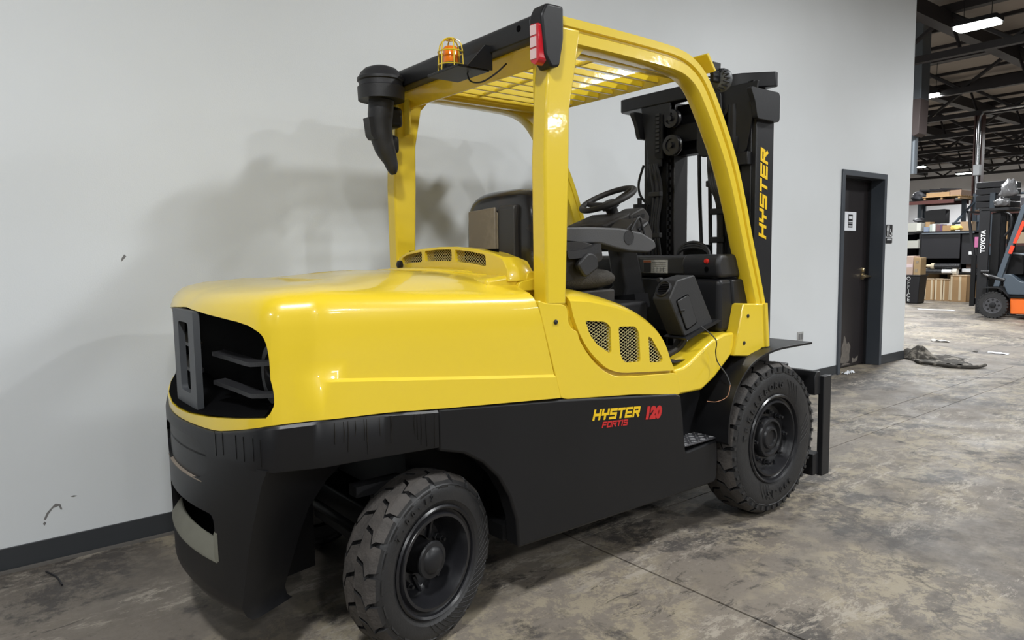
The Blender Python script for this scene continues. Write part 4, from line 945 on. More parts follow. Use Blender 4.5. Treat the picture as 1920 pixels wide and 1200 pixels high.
# ---- wheels
def tyre(R, w, rb, N, name_txt, parent, zig):
    AX = AX_Y
    bm = B()
    prof = [(-.03, rb-.01), (-.012, rb), (-.004, rb+.015), (-.001, .70*R), (0, .78*R), (-.002, .845*R), (-.006, .865*R), (-.004, .872*R), (-.010, .90*R), (-.022, .925*R), (-w+.022, .925*R), (-w+.006, .88*R), (-w, .78*R), (-w+.02, rb)]
    lathe(bm, prof, AX, 96, mi=0, capends=False)
    pitch = 2*pi/N
    for side in (0, 1):
        for i in range(N):
            a0 = pitch*(i+.5*side)
            rows = [(-w/2, R, 0.0), (-w*.30, R-.0005, zig*.25), (-w*.22, R-.001, zig), (-.030, R-.006, zig*.8), (-.010, R-.022, zig*.8), (-.003, R-.052, zig*.75), (-.001, R*.868, zig*.7)]
            T = []; Bt = []
            for k, (a, r, sk) in enumerate(rows):
                if side: a = -w-a
                h = pitch*(.43 if k < 4 else (.40, .34, .26)[k-4])
                c = a0+sk*pitch
                T.append([(r*cos(c+q), r*sin(c+q), a) for q in (-h, h)])
                rb_ = min(r, .92*R) if k < 4 else r-.02; ab = a if k < 4 else (a-.012 if not side else a+.012)
                Bt.append([(rb_*cos(c+q), rb_*sin(c+q), ab) for q in (-h, h)])
            tv = [[bm.verts.new(AX @ Vector(p)) for p in row] for row in T]; bv = [[bm.verts.new(AX @ Vector(p)) for p in row] for row in Bt]
            for k in range(len(rows)-1):
                mi = 1 if k < 4 else 0
                fs = [bm.faces.new((tv[k][0], tv[k][1], tv[k+1][1], tv[k+1][0]))]
                fs.append(bm.faces.new((tv[k][0], tv[k+1][0], bv[k+1][0], bv[k][0]))); fs.append(bm.faces.new((tv[k][1], bv[k][1], bv[k+1][1], tv[k+1][1])))
                fs[0].material_index = mi; fs[1].material_index = fs[2].material_index = 0
            bm.faces.new((tv[0][0], bv[0][0], bv[0][1], tv[0][1])); bm.faces.new((tv[-1][0], tv[-1][1], bv[-1][1], bv[-1][0]))
    # shoulder teeth and raised sidewall lines
    if R > .35:
        for i in range(N*2):
            a = pi*(i+.25)/N; M_ = Matrix.Rotation(a, 4, 'Y')
            box(bm, -.0080, .0080, -.0005, .02, R*.885, R*.930, M=M_)
    o = obj('tire', bm, [RUB, TREAD], parent, world=False, smooth=30); return o
def rim(R, rb, parent, front):
    AX = AX_Y
    bm = B()
    if front:
        prof = [(-.035, rb-.004), (-.006, rb+.002), (.001, rb-.004), (-.004, rb-.014), (-.02, rb-.018), (-.026, rb-.028), (-.012, rb-.034), (-.010, rb-.044), (-.030, rb-.050), (-.055, rb-.056), (-.068, rb-.062), (-.070, .100), (-.12, .10), (-.12, .0)]
    else:
        prof = [(-.035, rb-.004), (-.006, rb+.002), (0, rb-.004), (-.006, rb-.012), (-.016, rb-.014), (-.020, rb-.022), (-.006, rb-.030), (-.006, rb-.040), (-.045, rb-.052), (-.095, rb-.058), (-.115, rb-.075), (-.118, .07), (-.15, .07), (-.15, 0)]
    lathe(bm, prof, AX, 64, capends=False); obj('rim', bm, RIM, parent, world=False)
    bm = B()
    if front: prof = [(-.09, .11), (-.045, .108), (-.03, .100), (-.028, .088), (-.045, .082), (-.040, .062), (-.028, .056), (-.026, .044), (-.036, .041), (-.038, 0)]
    else: prof = [(-.13, .062), (-.05, .058), (-.045, .066), (-.036, .068), (-.030, .064), (-.028, .050), (-.022, .046), (-.014, .034), (-.010, .018), (-.009, 0)]
    lathe(bm, prof, AX, 48, capends=False); obj('hub', bm, BLK2, parent, world=False)
    nn = 8 if front else 5; rr = .138 if front else .108; base = -.072 if front else -.118
    bm = B(); lathe(bm, [(base, .017), (base+.012, .017), (base+.014, .012), (base+.035, .012), (base+.036, .007), (base+.05, .007), (base+.05, 0)], Matrix.Translation((0, 0, rr)) @ AX, 6)
    first = obj('lug_nut', bm, BLK2, parent, world=False)
    for i in range(1, nn):
        c = first.copy(); COL.objects.link(c); c.parent = parent; c.rotation_euler = (0, 2*pi*i/nn, 0)
    if not front:
        bm = B()
        for i in range(5):
            a = 2*pi*(i+.5)/5; tube(bm, [(.075*cos(a), .11, .075*sin(a)), (.135*cos(a+.35), .105, .135*sin(a+.35))], .008, 6)
        obj('spoke', bm, RIM, parent, world=False)
def sidetext(txt, R, size, phi0, dphi, parent, reverse=False):
    bm = B()
    for i, ch in enumerate(txt):
        if ch == ' ': continue
        ph = radians(phi0-dphi*i)
        text(bm, ch, size, frame((R*cos(ph), -.001, R*sin(ph)), (sin(ph), 0, -cos(ph)), (cos(ph), 0, sin(ph))), bold=.0012, extrude=.0045)
    return obj('raised_lettering', bm, RUB, parent, world=False)
def wheel(name, x, y, R, w, rb, N, front, rot, zig, right):
    t = empty(name, (x, y, R), FK, rot)
    tyre(R, w, rb, N, '', t, zig); rim(R, rb, t, front)
    if right:
        if front:
            sidetext('TRELLEBORG', .287, .050, 170, 9.6, t); sidetext('300-15', .287, .046, -62, 8.4, t)
        else:
            sidetext('7.00-12', .246, .030, 142, 7.5, t)
        bm = B()
        rs0, rs1 = (.245, .32) if front else (.215, .268)
        for k in range(10 if not front else 6):
            for base in ((-105, -45) if not front else (-125, 40, -15)):
                a = radians(base+6*k); q = [(r*cos(a+.5*(r-rs0)/(rs1-rs0)*.5), -.0012, r*sin(a+.5*(r-rs0)/(rs1-rs0)*.5)) for r in (rs0, (rs0+rs1)/2, rs1)]
                if k < 4 or not front: tube(bm, q, .0012, 5)
        obj('sidewall_rib', bm, RUB, t, world=False)
    return t
wheel('front_wheel', 3.345, 1.99, .405, .215, .235, 22, True, 0, .45, True)
wheel('rear_wheel', 1.285, 2.052, .313, .18, .200, 19, False, radians(14), .55, True)
wheel('front_wheel', 3.345, 3.35, .405, .215, .235, 22, True, pi, .45, False)
wheel('rear_wheel', 1.285, 3.288, .313, .18, .200, 19, False, pi+radians(14), .55, False)
# ---- overhead guard
OG = empty('overhead_guard', (2.3, YC, 1.19), FK)
PR = [(1.800, 1.195), (1.798, 1.75), (1.812, 2.02), (1.842, 2.26), (1.99, 2.262), (1.965, 2.12), (1.930, 1.95), (1.926, 1.75), (1.904, 1.192)]
outer = spline([(1.84, 2.300), (2.15, 2.302), (2.45, 2.300), (2.60, 2.292), (2.70, 2.268), (2.79, 2.215), (2.87, 2.125), (2.96, 1.99), (3.047, 1.836), (3.125, 1.65), (3.197, 1.448), (3.265, 1.27), (3.320, 1.115)], 5)
for s in (0, 1):
    f = (lambda y: y) if s == 0 else (lambda y: 2*YC-y)
    obj('rear_pillar', prismm(PR, 'y', *sorted((f(2.05), f(2.132)))), YEL, OG, bevel=.010, seg=3)
    ol_ = [Vector(p) for p in outer]; wl_ = [lerp(p.x, [1.8, 2.5, 2.9, 3.3], [.100, .105, .105, .085]) for p in ol_]
    def offs(d0, d1):
        out = []
        for i, p in enumerate(ol_):
            t = (ol_[min(i+1, len(ol_)-1)]-ol_[max(i-1, 0)]).normalized(); nn_ = Vector((t.y, -t.x)); out.append((p+nn_*wl_[i]*d0, p+nn_*wl_[i]*d1))
        return out
    bm = B()
    for d0, d1, ya, yb in ((0, .40, 2.050, 2.135), (.36, .52, 2.062, 2.13), (.47, 1.0, 2.052, 2.135)):
        P_ = offs(d0, d1); y0, y1 = sorted((f(ya), f(yb)))
        b = .010 if d0 != .36 else 0
        loft(bm, [[(a.x, y0+b, a.y), (a.x, y1-b, a.y), (a.x+(c-a).x*.12, y1, a.y+(c-a).y*.12), (c.x-(c-a).x*.12, y1, c.y-(c-a).y*.12), (c.x, y1-b, c.y), (c.x, y0+b, c.y), (c.x-(c-a).x*.12, y0, c.y-(c-a).y*.12), (a.x+(c-a).x*.12, y0, a.y+(c-a).y*.12)] for a, c in P_])
    obj('side_rail_and_leg', bm, YEL, OG, smooth=50)
    bm = B(); prism(bm, [(1.95, 2.21), (2.04, 2.21), (1.965, 2.13)], 'y', *sorted((f(2.07), f(2.12)))); prism(bm, [(1.86, 2.20), (1.86, 2.0), (1.87, 2.0), (1.87, 2.20)], 'y', *sorted((f(2.13), f(2.19))))
    obj('gusset', bm, YEL, OG, bevel=.004)
    obj('inner_rail', boxm(1.95, 2.80, *sorted((f(2.15), f(2.185))), 2.20, 2.245), YEL, OG, bevel=.004)
obj('rear_crossmember', prismm([(1.835, 2.28), (1.90, 2.28), (1.93, 2.15), (1.90, 2.14), (1.835, 2.20)], 'y', 2.10, 3.24), YEL, OG, bevel=.005)
obj('front_crossmember', prismm([(2.80, 2.30), (2.815, 2.308), (2.875, 2.236), (2.862, 2.228)], 'y', 2.055, 3.285), YEL, OG, bevel=.003)
for k in range(11):
    y = 2.115+.104*k+.06
    if y > 3.2: break
    obj('roof_slat', boxm(1.90, 2.845, y-.008, y+.008, 2.236, 2.264), YEL, OG, bevel=.003)
for x in (2.02, 2.30):
    bm = B(); tube(bm, [(x, 2.13, 2.246), (x, 3.21, 2.246)], .009, 8); obj('cross_rod', bm, YEL, OG)
# black lamp bar, tail lights, beacon
lb = obj('lamp_bar', prismm(fillet([(1.772, 2.205), (1.772, 2.275), (1.785, 2.292), (1.84, 2.292), (1.84, 2.205)], .008, 2), 'y', 2.10, 3.16), BLK2, FK, bevel=.003)
bm = B(); lathe(bm, [(0, .012), (.001, .012), (.001, 0)], Matrix.Translation((1.7712, 2.165, 2.255)) @ Matrix(((0, 0, -1), (0, 1, 0), (1, 0, 0))).to_4x4(), 16); obj('hole', bm, INNERD, lb)
for s in (0, 1):
    f = (lambda y: y) if s == 0 else (lambda y: 2*YC-y)
    hx = [(1.778, 2.125), (1.760, 2.27), (1.785, 2.315), (1.872, 2.318), (1.872, 2.20), (1.850, 2.095), (1.81, 2.085)]
    th = obj('light_housing', prismm(fillet(hx, .012, 3), 'y', *sorted((f(2.018), f(2.092)))), BLK2, FK, bevel=.010, seg=3)
    ln = obj('tail_light', prismm(fillet([(f(2.026), 2.11), (f(2.026), 2.24), (f(2.076), 2.245), (f(2.076), 2.11), (f(2.051), 2.093)], .008, 3), 'x', 1.753, 1.79), TAIL, th, bevel=.003)
    bm = B()
    for k in range(3):
        ya, yb = sorted((f(2.040), f(2.073))); box(bm, 1.750, 1.753, ya, yb, 2.116+.043*k, 2.152+.043*k)
    obj('led_cluster', bm, CLR, th)
bc = empty('beacon', (1.69, 2.50, 2.15), FK)
obj('bracket', prismm([(1.62, 2.135), (1.62, 2.145), (1.75, 2.150), (1.775, 2.24), (1.785, 2.24), (1.775, 2.135)], 'y', 2.36, 2.585), BLK2, bc, bevel=.002)
obj('bracket_ear', prismm([(1.66, 2.14), (1.75, 2.235), (1.785, 2.235), (1.785, 2.14)], 'y', 2.352, 2.36), BLK2, bc)
cx, cy = 1.685, 2.505
bm = B(); lathe(bm, [(2.148, .040), (2.170, .040), (2.172, .034), (2.185, .034), (2.185, 0)], Matrix.Translation((cx, cy, 0)), 24); obj('base', bm, BLK2, bc)
bm = B(); lathe(bm, [(2.178, .033), (2.242, .031), (2.250, .026), (2.252, 0)], Matrix.Translation((cx, cy, 0)), 24); obj('amber_lens', bm, AMB, bc)
bm = B()
for i in range(6):
    a = 2*pi*i/6+.2; P_ = [(.054, 2.150), (.050, 2.235), (.046, 2.258), (.036, 2.274), (.018, 2.282), (0, 2.283)]
    tube(bm, [(cx+r*cos(a), cy+r*sin(a), z) for r, z in P_], .0028, 6)
for z in (2.175, 2.228): tube(bm, [(cx+.0525*cos(2*pi*i/24), cy+.052*sin(2*pi*i/24), z) for i in range(25)], .0028, 6, cap=False)
tube(bm, [(cx+.022*cos(2*pi*i/16), cy+.022*sin(2*pi*i/16), 2.281) for i in range(17)], .0025, 6, cap=False)
obj('wire_cage', bm, YEL, bc)
bm = B(); tube(bm, spline([(1.72, 2.44, 2.14), (1.73, 2.43, 2.105), (1.75, 2.38, 2.095), (1.79, 2.34, 2.125), (1.84, 2.33, 2.17)], 6), .0035, 6); obj('cable', bm, INK, bc)
# pre-cleaner and intake stack
pc = empty('air_precleaner', (1.68, 3.10, 1.8), FK)
Mx = Matrix.Translation((1.68, 3.10, 0))
bm = B(); lathe(bm, [(2.140, 0), (2.140, .098), (2.136, .110), (2.195, .112), (2.200, .104), (2.222, .104), (2.226, .112), (2.238, .112), (2.245, .104), (2.262, .096), (2.282, .075), (2.295, .04), (2.298, 0)], Mx, 48); obj('bowl', bm, PLA, pc)
bm = B(); tube(bm, spline([(1.68, 3.10, 2.14), (1.675, 3.11, 2.02), (1.69, 3.11, 1.93), (1.72, 3.10, 1.85), (1.735, 3.10, 1.79)], 5), [.060]*4+[.058, .056, .055, .055, .054, .052, .05, .049, .046, .042, .038, .034, .032, .029, .024, .018, .010], 18); prism(bm, [(1.60, 2.05), (1.61, 1.97), (1.625, 1.95), (1.66, 1.95), (1.66, 2.06)], 'y', 3.08, 3.14)
obj('intake_tube', bm, PLA, pc, smooth=60)
bm = B(); box(bm, 1.72, 1.80, 3.10, 3.20, 2.02, 2.12); box(bm, 1.75, 1.80, 3.14, 3.20, 1.90, 1.99); obj('mount', bm, BLK2, pc, bevel=.02)
# small rear-view mirror on the front left
bm = B(); prism(bm, fillet([(3.38, 2.0), (3.36, 2.10), (3.25, 2.11), (3.22, 2.0), (3.30, 1.97)], .03, 4), 'x', 2.99, 3.02); obj('mirror', bm, BLK2, FK, bevel=.006)
# ---- seat
ST = empty('seat', (2.1, 2.56, 1.15), FK)
def rblock(prof_rings, m, name, parent, smooth=60):
    bm = B(); loft(bm, prof_rings); o = obj(name, bm, m, parent, smooth=smooth); sd = o.modifiers.new('sub', 'SUBSURF'); sd.levels = 2; sd.render_levels = 2; return o
def rr(x, y0, y1, z0, z1, c=.03):
    return [(x, y0+c, z0), (x, (y0+y1)/2, z0), (x, y1-c, z0), (x, y1, z0+c), (x, y1, (z0+z1)/2), (x, y1, z1-c), (x, y1-c, z1), (x, (y0+y1)/2, z1), (x, y0+c, z1), (x, y0, z1-c), (x, y0, (z0+z1)/2), (x, y0, z0+c)]
rblock([rr(1.91, 2.32, 2.72, 1.24, 1.60, .05), rr(1.93, 2.27, 2.765, 1.22, 1.665, .06), rr(2.00, 2.24, 2.80, 1.20, 1.69, .07), rr(2.08, 2.26, 2.80, 1.20, 1.67, .07), rr(2.12, 2.30, 2.76, 1.22, 1.60, .06)], VINYL, 'backrest', ST)
bm = B(); loft(bm, [rr(1.885, 2.475, 2.675, 1.30, 1.575, .015), rr(1.89, 2.465, 2.685, 1.29, 1.59, .015)]); prism(bm, [(2.475, 1.30), (2.675, 1.28), (2.675, 1.59), (2.475, 1.60)], 'x', 1.875, 1.89)
pcx = obj('document_pouch', bm, POUCH, ST, bevel=.006)
obj('pouch_side', prismm(fillet([(1.89, 1.27), (1.89, 1.605), (1.98, 1.61), (2.0, 1.26)], .02, 3), 'y', 2.36, 2.470), mat('dark_vinyl_side', (.03, .028, .027), .5), ST, bevel=.012)
rblock([rr(1.98, 2.30, 2.80, 1.225, 1.33, .03), rr(2.04, 2.27, 2.83, 1.215, 1.335, .04), rr(2.25, 2.27, 2.83, 1.215, 1.335, .04), rr(2.44, 2.28, 2.82, 1.225, 1.325, .04), rr(2.48, 2.32, 2.78, 1.24, 1.31, .03)], FAB, 'cushion', ST)
bm = B(); tube(bm, spline([(1.99, 2.24, 1.15), (1.97, 2.24, 1.28), (1.99, 2.24, 1.40), (2.05, 2.24, 1.44)], 5), .035, 10); obj('bolster', bm, VINYL, ST)
obj('hip_bracket', prismm(fillet([(2.02, 1.26), (2.02, 1.46), (2.20, 1.45), (2.33, 1.42), (2.34, 1.36), (2.26, 1.34), (2.24, 1.28)], .02, 3), 'y', 2.27, 2.31), PLD, ST, bevel=.006)
obj('buckle', prismm(fillet([(2.13, 1.345), (2.20, 1.40), (2.25, 1.385), (2.265, 1.33), (2.18, 1.285)], .02, 3), 'y', 2.22, 2.25), PLA, ST, bevel=.008)
obj('seat_base', boxm(2.0, 2.45, 2.30, 2.80, 1.15, 1.225), PLD, ST, bevel=.01)
obj('side_bin', prismm(fillet([(2.08, 1.405), (2.20, 1.41), (2.29, 1.44), (2.29, 1.40), (2.20, 1.375), (2.09, 1.37)], .01, 2), 'y', 2.235, 2.275), PLA, ST)
# armrest console
AR_ = empty('armrest_console', (2.35, 2.32, 1.4), FK)
obj('arm', prismm(fillet([(2.0, 1.437), (2.0, 1.507), (2.25, 1.512), (2.45, 1.508), (2.60, 1.49), (2.70, 1.45), (2.712, 1.415), (2.66, 1.392), (2.52, 1.398), (2.42, 1.415), (2.32, 1.437)], .012, 3), 'y', 2.27, 2.37), mat('grey_armrest_plastic', (.060, .060, .063), .5, bump=.15, bscale=300), AR_, bevel=.014, seg=3)
bm = B(); lathe(bm, [(0, .034), (.0015, .034), (.0016, .032), (.0002, .031), (.0002, 0)], Matrix.Translation((2.51, 2.269, 1.465)) @ AX_Y, 28); obj('pivot_disc', bm, PLA, AR_)
bm = B(); prism(bm, fillet([(2.52, 1.50), (2.60, 1.56), (2.68, 1.55), (2.72, 1.48), (2.70, 1.44)], .02, 3), 'y', 2.30, 2.42); obj('lever_pod', bm, PLD, AR_, bevel=.02)
for k in range(5):
    bm = B(); p = Vector((2.66+.014*k, 2.30+.02*k, 1.53-.022*k)); tube(bm, [p+Vector((-.05, 0, -.03)), p, p+Vector((.012, 0, .006))], [.010, .013, .011], 8); obj('mini_lever', bm, BLK2 if k % 2 else PLA, AR_)
bm = B(); tube(bm, spline([(2.55, 2.29, 1.50), (2.60, 2.285, 1.56), (2.63, 2.285, 1.50), (2.66, 2.29, 1.45)], 5), .006, 6); obj('wire', bm, PLA, AR_)
# steering column and wheel
SC = empty('steering_column', (2.75, 2.6, 1.2), FK)
bm = B(); loft(bm, [[(2.64, 2.46, 1.42), (2.76, 2.44, 1.42), (2.76, 2.52, 1.42), (2.64, 2.54, 1.42)], [(2.70, 2.46, 1.22), (2.82, 2.44, 1.22), (2.82, 2.54, 1.22), (2.70, 2.56, 1.22)], [(2.68, 2.48, 1.10), (2.86, 2.44, 1.10), (2.86, 2.74, 1.10), (2.66, 2.74, 1.10)]]); obj('column', bm, PLA, SC, bevel=.012)
bm = B(); loft(bm, [[(2.53, 2.46, 1.53), (2.72, 2.44, 1.60), (2.72, 2.72, 1.60), (2.53, 2.74, 1.53)], [(2.57, 2.46, 1.50), (2.83, 2.43, 1.47), (2.83, 2.74, 1.47), (2.57, 2.74, 1.50)]]); prism(bm, [(2.62, 1.50), (2.70, 1.40), (2.80, 1.40), (2.83, 1.48)], 'y', 2.48, 2.66)
obj('column_cover', bm, PLD, SC, bevel=.014)
bm = B(); prism(bm, fillet([(2.70, 1.585), (2.80, 1.625), (2.85, 1.58), (2.83, 1.50), (2.72, 1.51)], .015, 3), 'y', 2.43, 2.56); dp = obj('switch_panel', bm, PLD, SC, bevel=.008)
for k in range(3):
    for j in range(2): obj('switch', boxm(2.715+.032*k, 2.740+.032*k, 2.428, 2.431, 1.545+.008*k-.028*j+.01, 1.566+.008*k-.028*j+.01), BLK2, SC, bevel=.002)
C0 = Vector((2.745, 2.63, 1.675)); nz = Vector((-.42, 0.05, .90)).normalized(); ux = Vector((0, 1, 0)).cross(nz).normalized(); uy = nz.cross(ux); Rw = .145
SW = empty('steering_wheel', C0, FK)
bm = B(); tube(bm, [C0+ux*Rw*cos(2*pi*i/48)+uy*Rw*sin(2*pi*i/48) for i in range(49)], .0155, 12, cap=False); bmesh.ops.remove_doubles(bm, verts=bm.verts, dist=1e-5); obj('rim', bm, PLD, SW, smooth=80)
bm = B()
for a in (100, 215, 330):
    a = radians(a); d = ux*cos(a)+uy*sin(a); tube(bm, [C0-nz*.035+d*.03, C0-nz*.015+d*.10, C0+d*Rw], [.020, .015, .013], 8)
obj('spoke', bm, PLD, SW, smooth=80)
Ms = frame(C0-nz*.05, ux, uy)
bm = B(); lathe(bm, [(0, .046), (.015, .048), (.032, .042), (.040, .030), (.041, 0)], Ms, 28); obj('hub_pad', bm, PLA, SW)
bm = B(); lathe(bm, [(-.14, .028), (.0, .032)], Ms, 16); obj('column_boss', bm, PLD, SW)
# ---- cowl, floor, decal
CW = empty('cowl', (3.1, 2.6, .9), FK)
obj('upper_panel', prismm(fillet([(3.10, 1.255), (3.08, 1.36), (3.10, 1.375), (3.26, 1.375), (3.28, 1.25)], .02, 3), 'y', 2.34, 3.16), PLA, CW, bevel=.015)
obj('lower_panel', prismm([(3.09, 1.25), (3.13, .95), (3.28, .90), (3.28, 1.25)], 'y', 2.10, 3.20), BLK2, CW, bevel=.01)
obj('recess_panel', boxm(3.075, 3.082, 2.37, 2.70, 1.275, 1.36), mat('gloss_black_panel', (.012, .012, .013), .3), CW, bevel=.004)
dl = obj('data_plate', boxm(3.068, 3.075, 2.495, 2.665, 1.277, 1.350), mat('worn_white_plate', (.42, .40, .35), .5, mix=((.2, .18, .14), 40, .5, .7)), CW, bevel=.001)
obj('warning_block', boxm(3.066, 3.0682, 2.61, 2.662, 1.28, 1.335), INK, CW); obj('warning_header', boxm(3.066, 3.0682, 2.61, 2.662, 1.336, 1.347), mat('orange_header', (.5, .13, .04), .5), CW)
bm = B()
for k in range(6): box(bm, 3.066, 3.0682, 2.505, 2.60, 1.283+.0105*k, 1.2855+.0105*k)
for k in range(4): box(bm, 3.066, 3.0682, 2.52+.022*k, 2.522+.022*k, 1.283, 1.31)
obj('plate_print', bm, mat('grey_print', (.1, .1, .1), .6), CW)
obj('side_pod', prismm(fillet([(3.0, 1.26), (2.985, 1.34), (3.01, 1.378), (3.16, 1.378), (3.19, 1.35), (3.20, 1.26)], .03, 4), 'y', 2.11, 2.34), PLA, CW, bevel=.025, seg=3)
obj('side_pod_lower', prismm(fillet([(3.0, .985), (3.0, 1.254), (3.20, 1.254), (3.22, .985)], .03, 4), 'y', 2.11, 2.33), BLK2, CW, bevel=.025, seg=3)
AXn = Matrix(((0, 0, -1), (0, 1, 0), (1, 0, 0))).to_4x4()
bm = B(); lathe(bm, [(0, .013), (.004, .013), (.006, .008), (.014, .009), (.016, 0)], Matrix.Translation((2.99, 2.18, 1.345)) @ AXn, 16); obj('red_button', bm, REDB, CW)
bm = B(); lathe(bm, [(0, .012), (.002, .012), (.002, 0)], Matrix.Translation((2.988, 2.18, 1.305)) @ AXn, 16); obj('key_hole', bm, INNERD, CW)
obj('cab_floor', prismm([(2.0, 1.0), (2.0, 1.10), (2.5, 1.10), (2.58, .87), (3.15, .87), (3.15, .80), (2.4, .80)], 'y', 2.17, 3.17), PLD, FK, bevel=.01)
obj('seat_deck', boxm(1.98, 2.62, 2.24, 3.10, 1.04, 1.16), BLK2, FK, bevel=.015)
obj('inner_side_cover', prismm([(2.1, .95), (2.1, 1.17), (2.3, 1.15), (2.46, 1.05), (2.52, .88)], 'y', 2.22, 2.27), DARK, FK)
obj('front_shelf', boxm(2.62, 3.1, 2.9, 3.17, 1.17, 1.26), PLA, FK, bevel=.02)
bm = B(); loft(bm, [[(2.64, 2.35, 1.19), (2.74, 2.35, 1.19), (2.74, 2.52, 1.17), (2.64, 2.52, 1.17)], [(2.66, 2.35, 1.12), (2.76, 2.35, 1.12), (2.76, 2.52, 1.12), (2.66, 2.52, 1.12)]]); obj('floor_tunnel', bm, BLK2, FK)
# ---- tilted black fan-heater box on the right step-in
HB = empty('heater_box', (2.76, 2.16, 1.0), FK)
hp = [(2.545, 1.170), (2.580, 1.250), (2.700, 1.288), (2.785, 1.270), (2.925, 1.060), (2.72, .992), (2.64, .985)]
hbx = [(2.60, 1.175), (2.655, 1.262), (2.785, 1.283), (2.935, 1.045), (2.715, .992)]
obj('case', prismm(fillet(hbx, .008, 2), 'y', 2.10, 2.205), mat('matte_black_case', (.022, .022, .023), .55, bump=.1, bscale=150), HB, bevel=.006)
obj('access_door', prismm(fillet([(2.650, 1.165), (2.735, 1.190), (2.800, 1.055), (2.725, 1.025)], .012, 3), 'y', 2.094, 2.10), mat('matte_black_case_b', (.026, .026, .027), .55), HB, bevel=.003)
obj('door_seam', prismm(fillet([(2.645, 1.168), (2.737, 1.196), (2.807, 1.052), (2.723, 1.017)], .012, 3), 'y', 2.0985, 2.1005), INNERD, HB)
obj('door_latch', boxm(2.665, 2.695, 2.084, 2.095, 1.115, 1.125), BLK2, HB, bevel=.003)
fn = (Vector((2.60, 0, 1.175))-Vector((2.655, 0, 1.262))).normalized(); fnn = Vector((fn.z, 0, -fn.x)); 
if fnn.x > 0: fnn = -fnn
Mf = frame(Vector((2.628, 2.155, 1.218)), Vector((0, 1, 0)), fnn.cross(Vector((0, 1, 0))))
bm = B(); lathe(bm, [(0, .042), (.010, .041), (.014, .037), (.006, .034), (.006, .030)], Mf, 32, capends=False)
for i in range(28):
    a = 2*pi*i/28; tube(bm, [Mf @ Vector((.036*cos(a), .036*sin(a), .013)), Mf @ Vector((.041*cos(a), .041*sin(a), .010))], .0010, 4)
obj('vent_ring', bm, PLA, HB)
bm = B(); lathe(bm, [(.003, .034), (.004, 0)], Mf, 28); obj('vent_core', bm, INNERD, HB)
bm = B()
for k in range(-3, 4): tube(bm, [Mf @ Vector((-sqrt(.032**2-(k*.009)**2), k*.009, .006)), Mf @ Vector((sqrt(.032**2-(k*.009)**2), k*.009, .006))], .0014, 4)
obj('vent_louvre', bm, PLA, HB)
bm = B(); lathe(bm, [(0, .012), (.02, .011), (.02, 0)], Matrix.Translation((2.66, 2.20, 1.262)) @ AXn, 14); obj('knob', bm, PLA, HB)
obj('base_flange', prismm([(2.70, .985), (2.955, 1.058), (2.985, 1.052), (2.95, 1.040), (2.72, .975)], 'y', 2.085, 2.22), BLK2, HB)
for k in range(4):
    bm = B(); tube(bm, spline([(2.80+.035*k, 2.16+.03*k, 1.02), (2.79+.03*k, 2.17+.03*k, .95), (2.74+.03*k, 2.20+.02*k, .90), (2.66+.04*k, 2.25, .875)], 5), .016, 8); obj('hose', bm, PLD, HB)
bm = B(); sheet(bm, [(2.52, 2.10), (2.86, 2.10), (2.86, 2.36), (2.52, 2.36)], 14, 10, lambda u, v: .872+.05*abs(NZ.noise(Vector((u*3, v*3, 5))))); obj('floor_mat', bm, PLD, FK, smooth=180, recalc=False)
bm = B(); tube(bm, spline([(2.825, 2.09, 1.035), (2.845, 2.02, .975), (2.862, 2.03, .91), (2.885, 2.035, .86), (2.895, 1.99, .80), (2.89, 1.965, .755)], 7), .0028, 6); obj('loose_cable', bm, INK, FK)
bm = B(); tube(bm, spline([(2.89, 1.965, .755), (2.86, 1.96, .705), (2.80, 1.975, .685), (2.755, 2.0, .69)], 7), .0015, 6); obj('copper_lead', bm, COPPER, FK)
# ---- lettering on the chassis
def side_letters(name, txt, x, z, h, m, dz, **k):
    bm = B(); stroke_text(bm, txt, (x, 2.0448, z), (1, 0, dz), (0, 0, 1), h, **k); return obj(name, bm, m, FK, smooth=20)
side_letters('yellow_lettering', 'HYSTER', 2.040, .703, .046, YELD, -.095, th=.235, wr=.95, gap=.22)
bm = B(); Mn = frame((2.423, 2.0440, .6765), (1, 0, -.10), (0, 0, 1)); Mn.col[1] = Mn.col[1]+Mn.col[0]*.22
text(bm, '120', .070, Mn, bold=.0055, extrude=.0008, sp=1.05); obj('red_number', bm, REDP, FK)
side_letters('red_lettering', 'FORTIS', 2.095, .663, .026, REDP, -.085, th=.22, wr=1.02, gap=.22)
